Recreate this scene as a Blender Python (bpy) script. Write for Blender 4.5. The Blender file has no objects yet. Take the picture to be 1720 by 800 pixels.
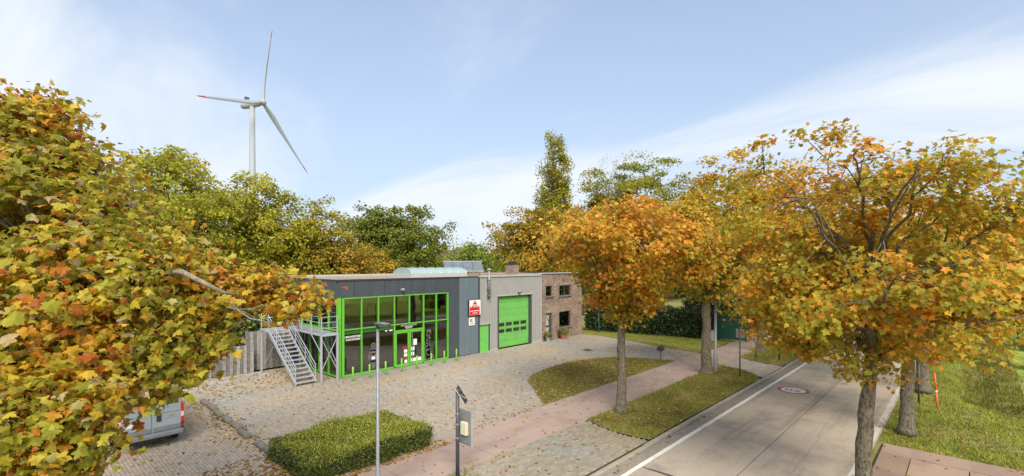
import bpy, math, random
import numpy as np
from mathutils import Vector, Matrix

# ------------------------------------------------------------------ camera, sky, sun
sc = bpy.context.scene
C = sc.collection
YAW = math.radians(43.33)
cam_d = bpy.data.cameras.new('camera'); cam = bpy.data.objects.new('camera', cam_d); C.objects.link(cam)
cam.location = (0, 0, 7.0)
cam.rotation_euler = (math.radians(90), 0, YAW)
cam_d.sensor_width = 36; cam_d.lens = 811 / 1720 * 36
cam_d.shift_y = 43 / 1720
cam_d.clip_start = 0.1; cam_d.clip_end = 4000
sc.camera = cam

SUN_AZ, SUN_EL = math.radians(-62), math.radians(42)      # azimuth of the sun from +Y towards -X is negative X..., see vector below
sun_dir = Vector((math.cos(SUN_EL) * 0.80, math.cos(SUN_EL) * -0.60, math.sin(SUN_EL))).normalized()   # points to the sun
w = bpy.data.worlds.new('World'); sc.world = w; w.use_nodes = True
nt = w.node_tree; N = nt.nodes; L = nt.links; N.clear()
out = N.new('ShaderNodeOutputWorld'); bg = N.new('ShaderNodeBackground'); bg.inputs[1].default_value = 0.115
sky = N.new('ShaderNodeTexSky'); sky.sky_type = 'NISHITA'; sky.sun_disc = False
sky.sun_elevation = SUN_EL; sky.sun_rotation = math.atan2(sun_dir.x, sun_dir.y)
sky.air_density = 1.0; sky.dust_density = 0.6; sky.ozone_density = 2.0
tc = N.new('ShaderNodeTexCoord'); sep = N.new('ShaderNodeSeparateXYZ'); L.new(tc.outputs['Generated'], sep.inputs[0])
def wmath(op, a, b=None, c=None, clamp=False):
    n = N.new('ShaderNodeMath'); n.operation = op; n.use_clamp = clamp
    for i, v in enumerate((a, b, c)):
        if v is None: continue
        if isinstance(v, (int, float)): n.inputs[i].default_value = v
        else: L.new(v, n.inputs[i])
    return n.outputs[0]
zc = wmath('ADD', wmath('MAXIMUM', sep.outputs[2], 0.0), 0.22)
cx = wmath('DIVIDE', sep.outputs[0], zc); cy = wmath('DIVIDE', sep.outputs[1], zc)
comb = N.new('ShaderNodeCombineXYZ'); L.new(cx, comb.inputs[0]); L.new(cy, comb.inputs[1])
mp = N.new('ShaderNodeMapping'); mp.inputs['Rotation'].default_value = (0, 0, -YAW - 0.25); mp.inputs['Scale'].default_value = (0.42, 0.85, 1); mp.inputs['Location'].default_value = (5.3, 4.1, 0)
L.new(comb.outputs[0], mp.inputs[0])
nz = N.new('ShaderNodeTexNoise'); nz.inputs['Scale'].default_value = 1.15; nz.inputs['Detail'].default_value = 9; nz.inputs['Roughness'].default_value = 0.56; nz.inputs['Distortion'].default_value = 0.7
L.new(mp.outputs[0], nz.inputs['Vector'])
nz2 = N.new('ShaderNodeTexNoise'); nz2.inputs['Scale'].default_value = 0.42; nz2.inputs['Detail'].default_value = 2
L.new(mp.outputs[0], nz2.inputs['Vector'])
low = wmath('MULTIPLY', wmath('SUBTRACT', 0.62, sep.outputs[2], clamp=True), 0.20)
cl = wmath('ADD', wmath('ADD', nz.outputs[0], wmath('MULTIPLY', nz2.outputs[0], 0.55)), low)
ramp = N.new('ShaderNodeMapRange'); ramp.interpolation_type = 'SMOOTHSTEP'
ramp.inputs[1].default_value = 0.72; ramp.inputs[2].default_value = 1.04; ramp.inputs[3].default_value = 0.18; ramp.inputs[4].default_value = 1.0
L.new(cl, ramp.inputs[0])
mixw = N.new('ShaderNodeMix'); mixw.data_type = 'RGBA'
hz = N.new('ShaderNodeMapRange'); hz.interpolation_type = 'SMOOTHSTEP'; hz.inputs[1].default_value = 0.0; hz.inputs[2].default_value = 0.55; hz.inputs[3].default_value = 0.80; hz.inputs[4].default_value = 0.25
L.new(sep.outputs[2], hz.inputs[0])
mixh = N.new('ShaderNodeMix'); mixh.data_type = 'RGBA'; L.new(hz.outputs[0], mixh.inputs[0]); L.new(sky.outputs[0], mixh.inputs[6]); mixh.inputs[7].default_value = (2.3, 2.85, 3.6, 1)
L.new(ramp.outputs[0], mixw.inputs[0]); L.new(mixh.outputs[2], mixw.inputs[6]); mixw.inputs[7].default_value = (4.3, 4.55, 4.9, 1)
L.new(mixw.outputs[2], bg.inputs[0]); L.new(bg.outputs[0], out.inputs[0])

sl = bpy.data.lights.new('sun', 'SUN'); sun = bpy.data.objects.new('sun', sl); C.objects.link(sun)
sl.energy = 2.8; sl.angle = math.radians(32); sl.color = (1.0, 0.91, 0.77)
sun.rotation_euler = (-sun_dir).to_track_quat('-Z', 'Y').to_euler()
sc.view_settings.view_transform = 'Standard'; sc.view_settings.look = 'None'
sc.view_settings.exposure = 0.90; sc.view_settings.gamma = 1.0
sc.render.engine = 'CYCLES'
sc.cycles.use_denoising = True
sc.cycles.max_bounces = 6; sc.cycles.transparent_max_bounces = 12
sc.cycles.caustics_reflective = False; sc.cycles.caustics_refractive = False

# ------------------------------------------------------------------ helpers
rng = np.random.default_rng(7)
random.seed(7)

def wloc(o):
    v = Vector((0, 0, 0))
    while o is not None:
        v += o.location; o = o.parent
    return v
def tag(o, label=None, cat=None, group=None, kind=None):
    if label: o['label'] = label
    if cat: o['category'] = cat
    if group: o['group'] = group
    if kind: o['kind'] = kind
    return o
def empty(name, loc, label=None, cat=None, group=None):
    o = bpy.data.objects.new(name, None); C.objects.link(o); o.location = loc; o.empty_display_size = 0.2
    return tag(o, label, cat, group)
def link(name, me, parent=None, loc=None):
    o = bpy.data.objects.new(name, me); C.objects.link(o)
    if parent is not None: o.parent = parent
    if loc is not None: o.location = loc
    return o

class MB:
    def __init__(self): self.v = []; self.f = []
    def add(self, vs, fs):
        b = len(self.v); self.v += [tuple(p) for p in vs]; self.f += [tuple(i + b for i in f) for f in fs]; return self
    def box(self, x0, x1, y0, y1, z0, z1):
        x0, x1 = sorted((x0, x1)); y0, y1 = sorted((y0, y1)); z0, z1 = sorted((z0, z1))
        return self.add([(x0,y0,z0),(x1,y0,z0),(x1,y1,z0),(x0,y1,z0),(x0,y0,z1),(x1,y0,z1),(x1,y1,z1),(x0,y1,z1)],
                        [(0,3,2,1),(4,5,6,7),(0,1,5,4),(1,2,6,5),(2,3,7,6),(3,0,4,7)])
    def bar(self, p0, p1, wd, ht, up=(0,0,1)):
        p0 = Vector(p0); p1 = Vector(p1); d = (p1 - p0).normalized(); u = Vector(up)
        s = d.cross(u)
        if s.length < 1e-4: s = d.cross(Vector((1,0,0)))
        s.normalize(); u = s.cross(d).normalized(); s *= wd / 2; u *= ht / 2
        vs = [p + a * s + b * u for p in (p0, p1) for a, b in ((-1,-1),(1,-1),(1,1),(-1,1))]
        return self.add(vs, [(0,1,2,3),(7,6,5,4),(0,4,5,1),(1,5,6,2),(2,6,7,3),(3,7,4,0)])
    def tube(self, pts, rad, n=8, cap=True):
        pts = [Vector(p) for p in pts]; m = len(pts)
        if not hasattr(rad, '__len__'): rad = [rad] * m
        rad = [float(r) for r in rad]; b = len(self.v); ref = None
        for i, p in enumerate(pts):
            d = (pts[min(i+1, m-1)] - pts[max(i-1, 0)]).normalized()
            if ref is None: ref = d.orthogonal().normalized()
            ref = (ref - d * ref.dot(d)).normalized(); s = d.cross(ref)
            for k in range(n):
                a = 2 * math.pi * k / n
                self.v.append(tuple(p + rad[i] * (math.cos(a) * ref + math.sin(a) * s)))
        for i in range(m - 1):
            for k in range(n):
                self.f.append((b + i*n + k, b + i*n + (k+1) % n, b + (i+1)*n + (k+1) % n, b + (i+1)*n + k))
        if cap:
            self.f.append(tuple(b + k for k in range(n-1, -1, -1))); self.f.append(tuple(b + (m-1)*n + k for k in range(n)))
        return self
    def prism(self, poly, z0, z1):
        n = len(poly)
        return self.add([(x, y, z0) for x, y in poly] + [(x, y, z1) for x, y in poly],
                        [tuple(range(n-1, -1, -1)), tuple(range(n, 2*n))] + [(i, (i+1) % n, n + (i+1) % n, n + i) for i in range(n)])
    def lathe(self, c, prof, n=16):
        b = len(self.v); m = len(prof)
        for r, z in prof:
            for k in range(n):
                a = 2 * math.pi * k / n; self.v.append((c[0] + r * math.cos(a), c[1] + r * math.sin(a), c[2] + z))
        for i in range(m - 1):
            for k in range(n): self.f.append((b+i*n+k, b+i*n+(k+1) % n, b+(i+1)*n+(k+1) % n, b+(i+1)*n+k))
        self.f.append(tuple(b + k for k in range(n-1, -1, -1))); self.f.append(tuple(b + (m-1)*n + k for k in range(n)))
        return self
    def build(self, name, mt, parent=None, smooth=False, bevel=0, loc=None):
        o = bpy.data.objects.new(name, None) if False else None
        off = wloc(parent) if parent is not None else Vector((0,0,0))
        base = Vector(loc) if loc is not None else off
        me = bpy.data.meshes.new(name)
        me.from_pydata([(a - base.x, b - base.y, c - base.z) for a, b, c in self.v], [], self.f); me.update()
        me.materials.append(mt)
        me.polygons.foreach_set('use_smooth', [bool(smooth)] * len(me.polygons))
        o = link(name, me, parent)
        if loc is not None: o.location = base - off
        if bevel:
            m = o.modifiers.new('bevel', 'BEVEL'); m.width = bevel; m.segments = 2; m.limit_method = 'ANGLE'
        return o

def np_mesh(name, V, F, mt, cols=None, parent=None, smooth=False, base=None):
    """V (n,3), F (m,k) same-sized polygons, cols per vertex (n,3)"""
    off = wloc(parent) if parent is not None else Vector((0,0,0))
    b = np.array(base if base is not None else off, dtype=np.float32)
    V = np.asarray(V, np.float32) - b
    F = np.asarray(F, np.int32); k = F.shape[1]
    me = bpy.data.meshes.new(name)
    me.vertices.add(len(V)); me.vertices.foreach_set('co', V.ravel())
    me.loops.add(F.size); me.loops.foreach_set('vertex_index', F.ravel())
    me.polygons.add(len(F)); me.polygons.foreach_set('loop_start', np.arange(0, F.size, k, dtype=np.int32))
    me.polygons.foreach_set('loop_total', np.full(len(F), k, np.int32))
    me.polygons.foreach_set('use_smooth', np.full(len(F), bool(smooth)))
    if cols is not None:
        a = me.attributes.new('col', 'FLOAT_COLOR', 'POINT')
        a.data.foreach_set('color', np.concatenate([cols, np.ones((len(cols), 1))], 1).astype(np.float32).ravel())
    me.update(); me.validate()
    me.materials.append(mt)
    o = link(name, me, parent)
    if base is not None: o.location = Vector(b) - off
    return o

def instance_np(T, F, P, fr, S, colr):
    """template verts T(m,3), faces F(k,q), P(n,3), fr(n,3,3) rows = local x,y,z axes, S(n,), colr(n,3)"""
    n, m = len(P), len(T)
    V = P[:, None, :] + np.einsum('mi,nij->nmj', T, fr) * np.asarray(S)[:, None, None]
    FF = (F[None] + (np.arange(n) * m)[:, None, None]).reshape(-1, F.shape[1])
    return V.reshape(-1, 3), FF, np.repeat(colr, m, 0)

def inpoly(P, poly):
    x, y = P[:, 0], P[:, 1]; r = np.zeros(len(P), bool); n = len(poly)
    for i in range(n):
        x0, y0 = poly[i]; x1, y1 = poly[(i+1) % n]
        if y0 == y1: continue
        c = ((y0 > y) != (y1 > y)) & (x < (x1 - x0) * (y - y0) / (y1 - y0) + x0)
        r ^= c
    return r
def area(poly): return abs(sum(poly[i][0]*poly[(i+1)%len(poly)][1] - poly[(i+1)%len(poly)][0]*poly[i][1] for i in range(len(poly)))) / 2
def scatter(poly, n, g):
    p = np.array(poly); lo, hi = p.min(0), p.max(0); out = np.zeros((0, 2))
    while len(out) < n:
        q = lo + g.random((int(n * 1.6) + 50, 2)) * (hi - lo); out = np.concatenate([out, q[inpoly(q, poly)]])
    return out[:n]
def vnoise(P, scale, seed):
    """cheap smooth noise in [0,1] for 2D/3D points"""
    g = np.random.default_rng(seed); r = np.zeros(len(P))
    for k in range(6):
        d = g.normal(size=P.shape[1]); d /= np.linalg.norm(d); r += np.sin(P @ d * scale * (0.6 + 0.35 * k) + g.random() * 6.28)
    return np.clip(0.5 + r / 6.5, 0, 1)

# ------------------------------------------------------------------ materials
def new_mat(name):
    m = bpy.data.materials.new(name); m.use_nodes = True; nt = m.node_tree
    return m, nt, nt.nodes, nt.links, nt.nodes['Principled BSDF']
def mat(name, col, rough=0.6, metal=0.0, var=0.12, scale=3.0, bump=0.0, bscale=40.0, spec=0.5, col2=None, dirt=None):
    m, nt, N, L, P = new_mat(name)
    P.inputs['Roughness'].default_value = rough; P.inputs['Metallic'].default_value = metal; P.inputs['Specular IOR Level'].default_value = spec
    t = N.new('ShaderNodeTexCoord')
    n = N.new('ShaderNodeTexNoise'); n.inputs['Scale'].default_value = scale; n.inputs['Detail'].default_value = 6; n.inputs['Roughness'].default_value = 0.62
    L.new(t.outputs['Object'], n.inputs['Vector'])
    mx = N.new('ShaderNodeMix'); mx.data_type = 'RGBA'
    mr = N.new('ShaderNodeMapRange'); mr.inputs[1].default_value = 0.3; mr.inputs[2].default_value = 0.7; L.new(n.outputs[0], mr.inputs[0]); L.new(mr.outputs[0], mx.inputs[0])
    c2 = col2 if col2 else tuple(min(1, c * (1 + var)) for c in col); c1 = col if col2 else tuple(c * (1 - var) for c in col)
    mx.inputs[6].default_value = (*c1, 1); mx.inputs[7].default_value = (*c2, 1)
    o = mx.outputs[2]
    if dirt:
        n3 = N.new('ShaderNodeTexNoise'); n3.inputs['Scale'].default_value = dirt[1]; n3.inputs['Detail'].default_value = 8; L.new(t.outputs['Object'], n3.inputs['Vector'])
        r3 = N.new('ShaderNodeMapRange'); r3.inputs[1].default_value = 0.5; r3.inputs[2].default_value = 0.75; r3.inputs[4].default_value = dirt[2]; L.new(n3.outputs[0], r3.inputs[0])
        m3 = N.new('ShaderNodeMix'); m3.data_type = 'RGBA'; L.new(r3.outputs[0], m3.inputs[0]); L.new(o, m3.inputs[6]); m3.inputs[7].default_value = (*dirt[0], 1); o = m3.outputs[2]
    L.new(o, P.inputs['Base Color'])
    if bump:
        n2 = N.new('ShaderNodeTexNoise'); n2.inputs['Scale'].default_value = bscale; n2.inputs['Detail'].default_value = 5; L.new(t.outputs['Object'], n2.inputs['Vector'])
        b = N.new('ShaderNodeBump'); b.inputs['Strength'].default_value = bump; b.inputs['Distance'].default_value = 0.02; L.new(n2.outputs[0], b.inputs['Height']); L.new(b.outputs[0], P.inputs['Normal'])
    return m
def attr_mat(name, rough=0.6, trans=0.0, spec=0.4, stain=None, bump=0.0):
    """colour from the mesh attribute 'col'; trans = share of translucent light (leaves)"""
    m, nt, N, L, P = new_mat(name); P.inputs['Roughness'].default_value = rough; P.inputs['Specular IOR Level'].default_value = spec
    a = N.new('ShaderNodeAttribute'); a.attribute_name = 'col'; o = a.outputs['Color']
    t = N.new('ShaderNodeTexCoord')
    if stain:
        g = N.new('ShaderNodeNewGeometry')
        n = N.new('ShaderNodeTexNoise'); n.inputs['Scale'].default_value = stain[0]; n.inputs['Detail'].default_value = 9; n.inputs['Roughness'].default_value = 0.65; L.new(g.outputs['Position'], n.inputs['Vector'])
        r = N.new('ShaderNodeMapRange'); r.inputs[1].default_value = stain[1]; r.inputs[2].default_value = stain[2]; r.inputs[4].default_value = stain[4]; L.new(n.outputs[0], r.inputs[0])
        x = N.new('ShaderNodeMix'); x.data_type = 'RGBA'; L.new(r.outputs[0], x.inputs[0]); L.new(o, x.inputs[6]); x.inputs[7].default_value = (*stain[3], 1); o = x.outputs[2]
        n4 = N.new('ShaderNodeTexNoise'); n4.inputs['Scale'].default_value = 55; n4.inputs['Detail'].default_value = 3; L.new(g.outputs['Position'], n4.inputs['Vector'])
        hs = N.new('ShaderNodeMix'); hs.data_type = 'RGBA'; hs.blend_type = 'MULTIPLY'; hs.inputs[0].default_value = 0.45; L.new(o, hs.inputs[6]); L.new(n4.outputs[1], hs.inputs[7])
        bw = N.new('ShaderNodeMapRange'); bw.inputs[1].default_value = 0.3; bw.inputs[2].default_value = 0.7; bw.inputs[3].default_value = 0.72; bw.inputs[4].default_value = 1.2; L.new(n4.outputs[0], bw.inputs[0])
        L.new(bw.outputs[0], hs.inputs[7]); o = hs.outputs[2]
    L.new(o, P.inputs['Base Color'])
    if trans:
        tr = N.new('ShaderNodeBsdfTranslucent'); L.new(o, tr.inputs[0])
        ms = N.new('ShaderNodeMixShader'); ms.inputs[0].default_value = trans; L.new(P.outputs[0], ms.inputs[1]); L.new(tr.outputs[0], ms.inputs[2])
        L.new(ms.outputs[0], N['Material Output'].inputs[0])
    return m
def add_wear(m, stretch, rot=0.0, cols=((0.16, 0.14, 0.12), 0.45), lo=0.5, hi=0.68):
    """long worn streaks along the driving direction, tyre dark patches and hairline cracks"""
    nt = m.node_tree; N, L = nt.nodes, nt.links; P = N['Principled BSDF']; src = P.inputs['Base Color'].links[0].from_socket
    g = N.new('ShaderNodeNewGeometry'); mp = N.new('ShaderNodeMapping'); mp.inputs['Scale'].default_value = stretch; L.new(g.outputs['Position'], mp.inputs[0])
    n = N.new('ShaderNodeTexNoise'); n.inputs['Scale'].default_value = 1.0; n.inputs['Detail'].default_value = 10; n.inputs['Roughness'].default_value = 0.66; n.inputs['Distortion'].default_value = 0.4; L.new(mp.outputs[0], n.inputs['Vector'])
    r = N.new('ShaderNodeMapRange'); r.inputs[1].default_value = lo; r.inputs[2].default_value = hi; r.inputs[4].default_value = cols[1]; L.new(n.outputs[0], r.inputs[0])
    x = N.new('ShaderNodeMix'); x.data_type = 'RGBA'; L.new(r.outputs[0], x.inputs[0]); L.new(src, x.inputs[6]); x.inputs[7].default_value = (*cols[0], 1)
    v = N.new('ShaderNodeTexVoronoi'); v.feature = 'DISTANCE_TO_EDGE'; v.inputs['Scale'].default_value = 0.28; 
    nn = N.new('ShaderNodeTexNoise'); nn.inputs['Scale'].default_value = 1.5; nn.inputs['Detail'].default_value = 6; L.new(g.outputs['Position'], nn.inputs['Vector'])
    va = N.new('ShaderNodeMixRGB'); va.inputs[0].default_value = 0.12; L.new(g.outputs['Position'], va.inputs[1]); L.new(nn.outputs[1], va.inputs[2]); L.new(va.outputs[0], v.inputs['Vector'])
    rc = N.new('ShaderNodeMapRange'); rc.inputs[1].default_value = 0.0; rc.inputs[2].default_value = 0.006; rc.inputs[3].default_value = 0.28; rc.inputs[4].default_value = 0.0; L.new(v.outputs['Distance'], rc.inputs[0])
    y = N.new('ShaderNodeMix'); y.data_type = 'RGBA'; L.new(rc.outputs[0], y.inputs[0]); L.new(x.outputs[2], y.inputs[6]); y.inputs[7].default_value = (0.09, 0.08, 0.065, 1); L.new(y.outputs[2], P.inputs['Base Color'])
def glass_mat(name, tint=(0.5, 0.55, 0.55), boost=0.10):
    m, nt, N, L, P = new_mat(name); N.remove(P)
    tr = N.new('ShaderNodeBsdfTransparent'); tr.inputs[0].default_value = (*tint, 1)
    gl = N.new('ShaderNodeBsdfGlossy'); gl.inputs['Roughness'].default_value = 0.02; gl.inputs[0].default_value = (0.95, 0.97, 1, 1)
    fr = N.new('ShaderNodeFresnel'); fr.inputs[0].default_value = 1.5
    ad = N.new('ShaderNodeMath'); ad.use_clamp = True; ad.inputs[1].default_value = boost; L.new(fr.outputs[0], ad.inputs[0])
    ms = N.new('ShaderNodeMixShader'); L.new(ad.outputs[0], ms.inputs[0]); L.new(tr.outputs[0], ms.inputs[1]); L.new(gl.outputs[0], ms.inputs[2]); L.new(ms.outputs[0], N['Material Output'].inputs[0])
    return m
def brick_mat(name):
    m, nt, N, L, P = new_mat(name); P.inputs['Roughness'].default_value = 0.9
    t = N.new('ShaderNodeNewGeometry'); s = N.new('ShaderNodeSeparateXYZ'); L.new(t.outputs['Position'], s.inputs[0])
    a = N.new('ShaderNodeMath'); a.operation = 'ADD'; L.new(s.outputs[0], a.inputs[0]); L.new(s.outputs[1], a.inputs[1])
    c = N.new('ShaderNodeCombineXYZ'); L.new(a.outputs[0], c.inputs[0]); L.new(s.outputs[2], c.inputs[1])
    b = N.new('ShaderNodeTexBrick'); L.new(c.outputs[0], b.inputs['Vector']); b.inputs['Scale'].default_value = 1
    b.inputs['Brick Width'].default_value = 0.21; b.inputs['Row Height'].default_value = 0.072; b.inputs['Mortar Size'].default_value = 0.006
    b.inputs['Color1'].default_value = (0.17, 0.105, 0.075, 1); b.inputs['Color2'].default_value = (0.35, 0.26, 0.195, 1); b.inputs['Mortar'].default_value = (0.26, 0.23, 0.2, 1); b.inputs['Bias'].default_value = -0.1
    n = N.new('ShaderNodeTexNoise'); n.inputs['Scale'].default_value = 0.9; n.inputs['Detail'].default_value = 8; L.new(t.outputs['Position'], n.inputs['Vector'])
    r = N.new('ShaderNodeMapRange'); r.inputs[1].default_value = 0.3; r.inputs[2].default_value = 0.7; r.inputs[3].default_value = 0.75; r.inputs[4].default_value = 1.25; L.new(n.outputs[0], r.inputs[0])
    x = N.new('ShaderNodeMix'); x.data_type = 'RGBA'; x.blend_type = 'MULTIPLY'; x.inputs[0].default_value = 1; L.new(b.outputs[0], x.inputs[6]); L.new(r.outputs[0], x.inputs[7]); L.new(x.outputs[2], P.inputs['Base Color'])
    bp = N.new('ShaderNodeBump'); bp.inputs['Strength'].default_value = 0.6; bp.inputs['Distance'].default_value = 0.01; bp.invert = True; L.new(b.outputs['Fac'], bp.inputs['Height']); L.new(bp.outputs[0], P.inputs['Normal'])
    return m
def bark_mat(name, c1, c2, moss):
    m, nt, N, L, P = new_mat(name); P.inputs['Roughness'].default_value = 0.95; P.inputs['Specular IOR Level'].default_value = 0.15
    t = N.new('ShaderNodeNewGeometry'); mp = N.new('ShaderNodeMapping'); mp.inputs['Scale'].default_value = (20, 20, 7); L.new(t.outputs['Position'], mp.inputs[0])
    n = N.new('ShaderNodeTexNoise'); n.inputs['Scale'].default_value = 1.0; n.inputs['Detail'].default_value = 9; n.inputs['Roughness'].default_value = 0.7; n.inputs['Distortion'].default_value = 0.5; L.new(mp.outputs[0], n.inputs['Vector'])
    r = N.new('ShaderNodeMapRange'); r.inputs[1].default_value = 0.36; r.inputs[2].default_value = 0.62; L.new(n.outputs[0], r.inputs[0])
    x = N.new('ShaderNodeMix'); x.data_type = 'RGBA'; L.new(r.outputs[0], x.inputs[0]); x.inputs[6].default_value = (*c1, 1); x.inputs[7].default_value = (*c2, 1)
    n2 = N.new('ShaderNodeTexNoise'); n2.inputs['Scale'].default_value = 5; n2.inputs['Detail'].default_value = 8; n2.inputs['Roughness'].default_value = 0.7; L.new(t.outputs['Position'], n2.inputs['Vector'])
    r2 = N.new('ShaderNodeMapRange'); r2.inputs[1].default_value = 0.5; r2.inputs[2].default_value = 0.64; r2.inputs[4].default_value = 0.75; L.new(n2.outputs[0], r2.inputs[0])
    y = N.new('ShaderNodeMix'); y.data_type = 'RGBA'; L.new(r2.outputs[0], y.inputs[0]); L.new(x.outputs[2], y.inputs[6]); y.inputs[7].default_value = (*moss, 1); L.new(y.outputs[2], P.inputs['Base Color'])
    b = N.new('ShaderNodeBump'); b.inputs['Strength'].default_value = 1.0; b.inputs['Distance'].default_value = 0.05; L.new(n.outputs[0], b.inputs['Height']); L.new(b.outputs[0], P.inputs['Normal'])
    return m
def ground_mat(name, cols, scales=(0.5, 6.0), rough=0.95, bump=0.5):
    """three colours mixed by two noises in world space"""
    m, nt, N, L, P = new_mat(name); P.inputs['Roughness'].default_value = rough; P.inputs['Specular IOR Level'].default_value = 0.25
    t = N.new('ShaderNodeNewGeometry'); o = None
    def nf(s, a, b):
        n = N.new('ShaderNodeTexNoise'); n.inputs['Scale'].default_value = s; n.inputs['Detail'].default_value = 9; n.inputs['Roughness'].default_value = 0.68; L.new(t.outputs['Position'], n.inputs['Vector'])
        r = N.new('ShaderNodeMapRange'); r.inputs[1].default_value = a; r.inputs[2].default_value = b; L.new(n.outputs[0], r.inputs[0]); return r.outputs[0], n.outputs[0]
    f1, _ = nf(scales[0], 0.38, 0.64); f2, h = nf(scales[1], 0.42, 0.7)
    x = N.new('ShaderNodeMix'); x.data_type = 'RGBA'; L.new(f1, x.inputs[0]); x.inputs[6].default_value = (*cols[0], 1); x.inputs[7].default_value = (*cols[1], 1)
    y = N.new('ShaderNodeMix'); y.data_type = 'RGBA'; L.new(f2, y.inputs[0]); L.new(x.outputs[2], y.inputs[6]); y.inputs[7].default_value = (*cols[2], 1); L.new(y.outputs[2], P.inputs['Base Color'])
    if bump:
        b = N.new('ShaderNodeBump'); b.inputs['Strength'].default_value = bump; b.inputs['Distance'].default_value = 0.03; L.new(h, b.inputs['Height']); L.new(b.outputs[0], P.inputs['Normal'])
    return m

M = {}
M['green'] = mat('green_paint', (0.13, 0.46, 0.045), 0.38, var=0.08, dirt=((0.10, 0.24, 0.06), 3.0, 0.55))
M['green2'] = mat('green_door_paint', (0.15, 0.47, 0.10), 0.5, var=0.06, scale=1.0, dirt=((0.15, 0.30, 0.11), 1.2, 0.55))
M['gfilm'] = mat('dark_green_film', (0.03, 0.12, 0.02), 0.3, var=0.3)
M['gwin'] = mat('door_window', (0.035, 0.04, 0.03), 0.12, var=0.4, scale=2, spec=0.7)
M['bollard'] = mat('bollard_paint', (0.24, 0.55, 0.08), 0.45, var=0.12, scale=8)
M['anthra'] = mat('anthracite_panel', (0.058, 0.072, 0.088), 0.45, var=0.10, scale=1.2, dirt=((0.1, 0.105, 0.11), 3.0, 0.35))
M['anthra2'] = mat('slate_blue_panel', (0.125, 0.165, 0.195), 0.42, var=0.08, scale=1.2, dirt=((0.2, 0.22, 0.23), 3.0, 0.3))
M['clad'] = mat('grey_metal_cladding', (0.345, 0.35, 0.335), 0.45, 0.15, var=0.06, scale=0.8, dirt=((0.3, 0.29, 0.26), 1.2, 0.4))
M['trim'] = mat('light_trim', (0.5, 0.5, 0.48), 0.45, 0.2, var=0.06)
M['dtrim'] = mat('dark_trim', (0.035, 0.037, 0.04), 0.5)
M['roof'] = mat('beige_roof_gravel', (0.33, 0.27, 0.2), 0.95, var=0.2, scale=1.4, bump=0.5, bscale=30, dirt=((0.2, 0.18, 0.15), 0.5, 0.6))
M['galv'] = mat('galvanised_steel', (0.25, 0.262, 0.28), 0.5, 0.25, var=0.18, scale=9, dirt=((0.3, 0.3, 0.31), 4, 0.4))
M['sgalv'] = mat('pale_galvanised_stair', (0.42, 0.44, 0.47), 0.45, 0.2, var=0.15, scale=9)
M['dgalv'] = mat('dark_grey_post', (0.075, 0.08, 0.085), 0.5, 0.2, var=0.2, scale=6)
M['glass'] = glass_mat('window_glass', (0.55, 0.58, 0.54), 0.12)
M['glass2'] = glass_mat('house_glass', (0.5, 0.52, 0.5), 0.22)
M['interior'] = mat('interior_wall', (0.16, 0.13, 0.11), 0.9, var=0.5, scale=0.7)
M['intfloor'] = mat('interior_floor', (0.22, 0.18, 0.16), 0.5, var=0.3)
M['slab'] = mat('interior_slab', (0.42, 0.37, 0.33), 0.8, var=0.2)
M['white'] = mat('white_print', (0.75, 0.75, 0.73), 0.6, var=0.05)
M['ivory'] = mat('ivory_plastic', (0.62, 0.58, 0.42), 0.5, var=0.08)
M['black'] = mat('black_print', (0.015, 0.015, 0.016), 0.5)
M['red'] = mat('red_print', (0.55, 0.02, 0.03), 0.45, var=0.08)
M['sil'] = mat('silhouette_print', (0.24, 0.225, 0.21), 0.6, var=0.9, scale=14, col2=(0.04, 0.037, 0.034))
M['poly'] = mat('skylight_polycarbonate', (0.30, 0.42, 0.42), 0.25, var=0.08, scale=2, spec=0.7)
M['solar'] = mat('solar_cells', (0.16, 0.18, 0.21), 0.15, 0.1, var=0.2, scale=2, spec=0.9)
M['alu'] = mat('aluminium', (0.6, 0.6, 0.6), 0.35, 0.6)
M['brick'] = brick_mat('house_brick')
M['frame'] = mat('dark_window_frame', (0.06, 0.065, 0.072), 0.45)
M['sill'] = mat('grey_stone_sill', (0.16, 0.155, 0.15), 0.7, var=0.2)
M['blind'] = mat('beige_blind', (0.4, 0.37, 0.32), 0.8, var=0.08)
M['terra'] = mat('terracotta', (0.36, 0.15, 0.08), 0.8, var=0.2, scale=8)
M['gpot'] = mat('grey_pot', (0.3, 0.32, 0.33), 0.7, var=0.2, scale=8)
M['leaf'] = attr_mat('leaf', 0.5, 0.5, 0.3)
M['leafd'] = attr_mat('glossy_leaf', 0.35, 0.15, 0.5)
M['grass'] = attr_mat('grass_blades', 0.6, 0.35, 0.2)
M['paver'] = attr_mat('concrete_paver', 0.9, 0, 0.25, stain=(0.35, 0.5, 0.78, (0.33, 0.28, 0.19), 0.45))
M['slabc'] = attr_mat('concrete_road', 0.85, 0, 0.3, stain=(0.55, 0.48, 0.72, (0.16, 0.145, 0.13), 0.55))
M['pathc'] = attr_mat('pinkish_path', 0.9, 0, 0.25, stain=(0.6, 0.5, 0.72, (0.18, 0.12, 0.11), 0.5))
M['bark'] = bark_mat('maple_bark', (0.045, 0.036, 0.028), (0.27, 0.225, 0.17), (0.25, 0.25, 0.15))
M['bark2'] = bark_mat('dark_bark', (0.03, 0.025, 0.02), (0.11, 0.09, 0.07), (0.12, 0.11, 0.07))
M['barkp'] = bark_mat('pale_branch', (0.2, 0.17, 0.13), (0.42, 0.37, 0.3), (0.3, 0.28, 0.2))
M['timber'] = mat('weathered_timber', (0.20, 0.175, 0.15), 0.9, var=0.35, scale=6, bump=0.4)
M['fence2'] = mat('pale_fence_wood', (0.30, 0.28, 0.265), 0.9, var=0.3, scale=5, bump=0.3)
M['fence3'] = mat('dark_fence_wood', (0.16, 0.15, 0.14), 0.9, var=0.3, scale=5, bump=0.3)
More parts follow.
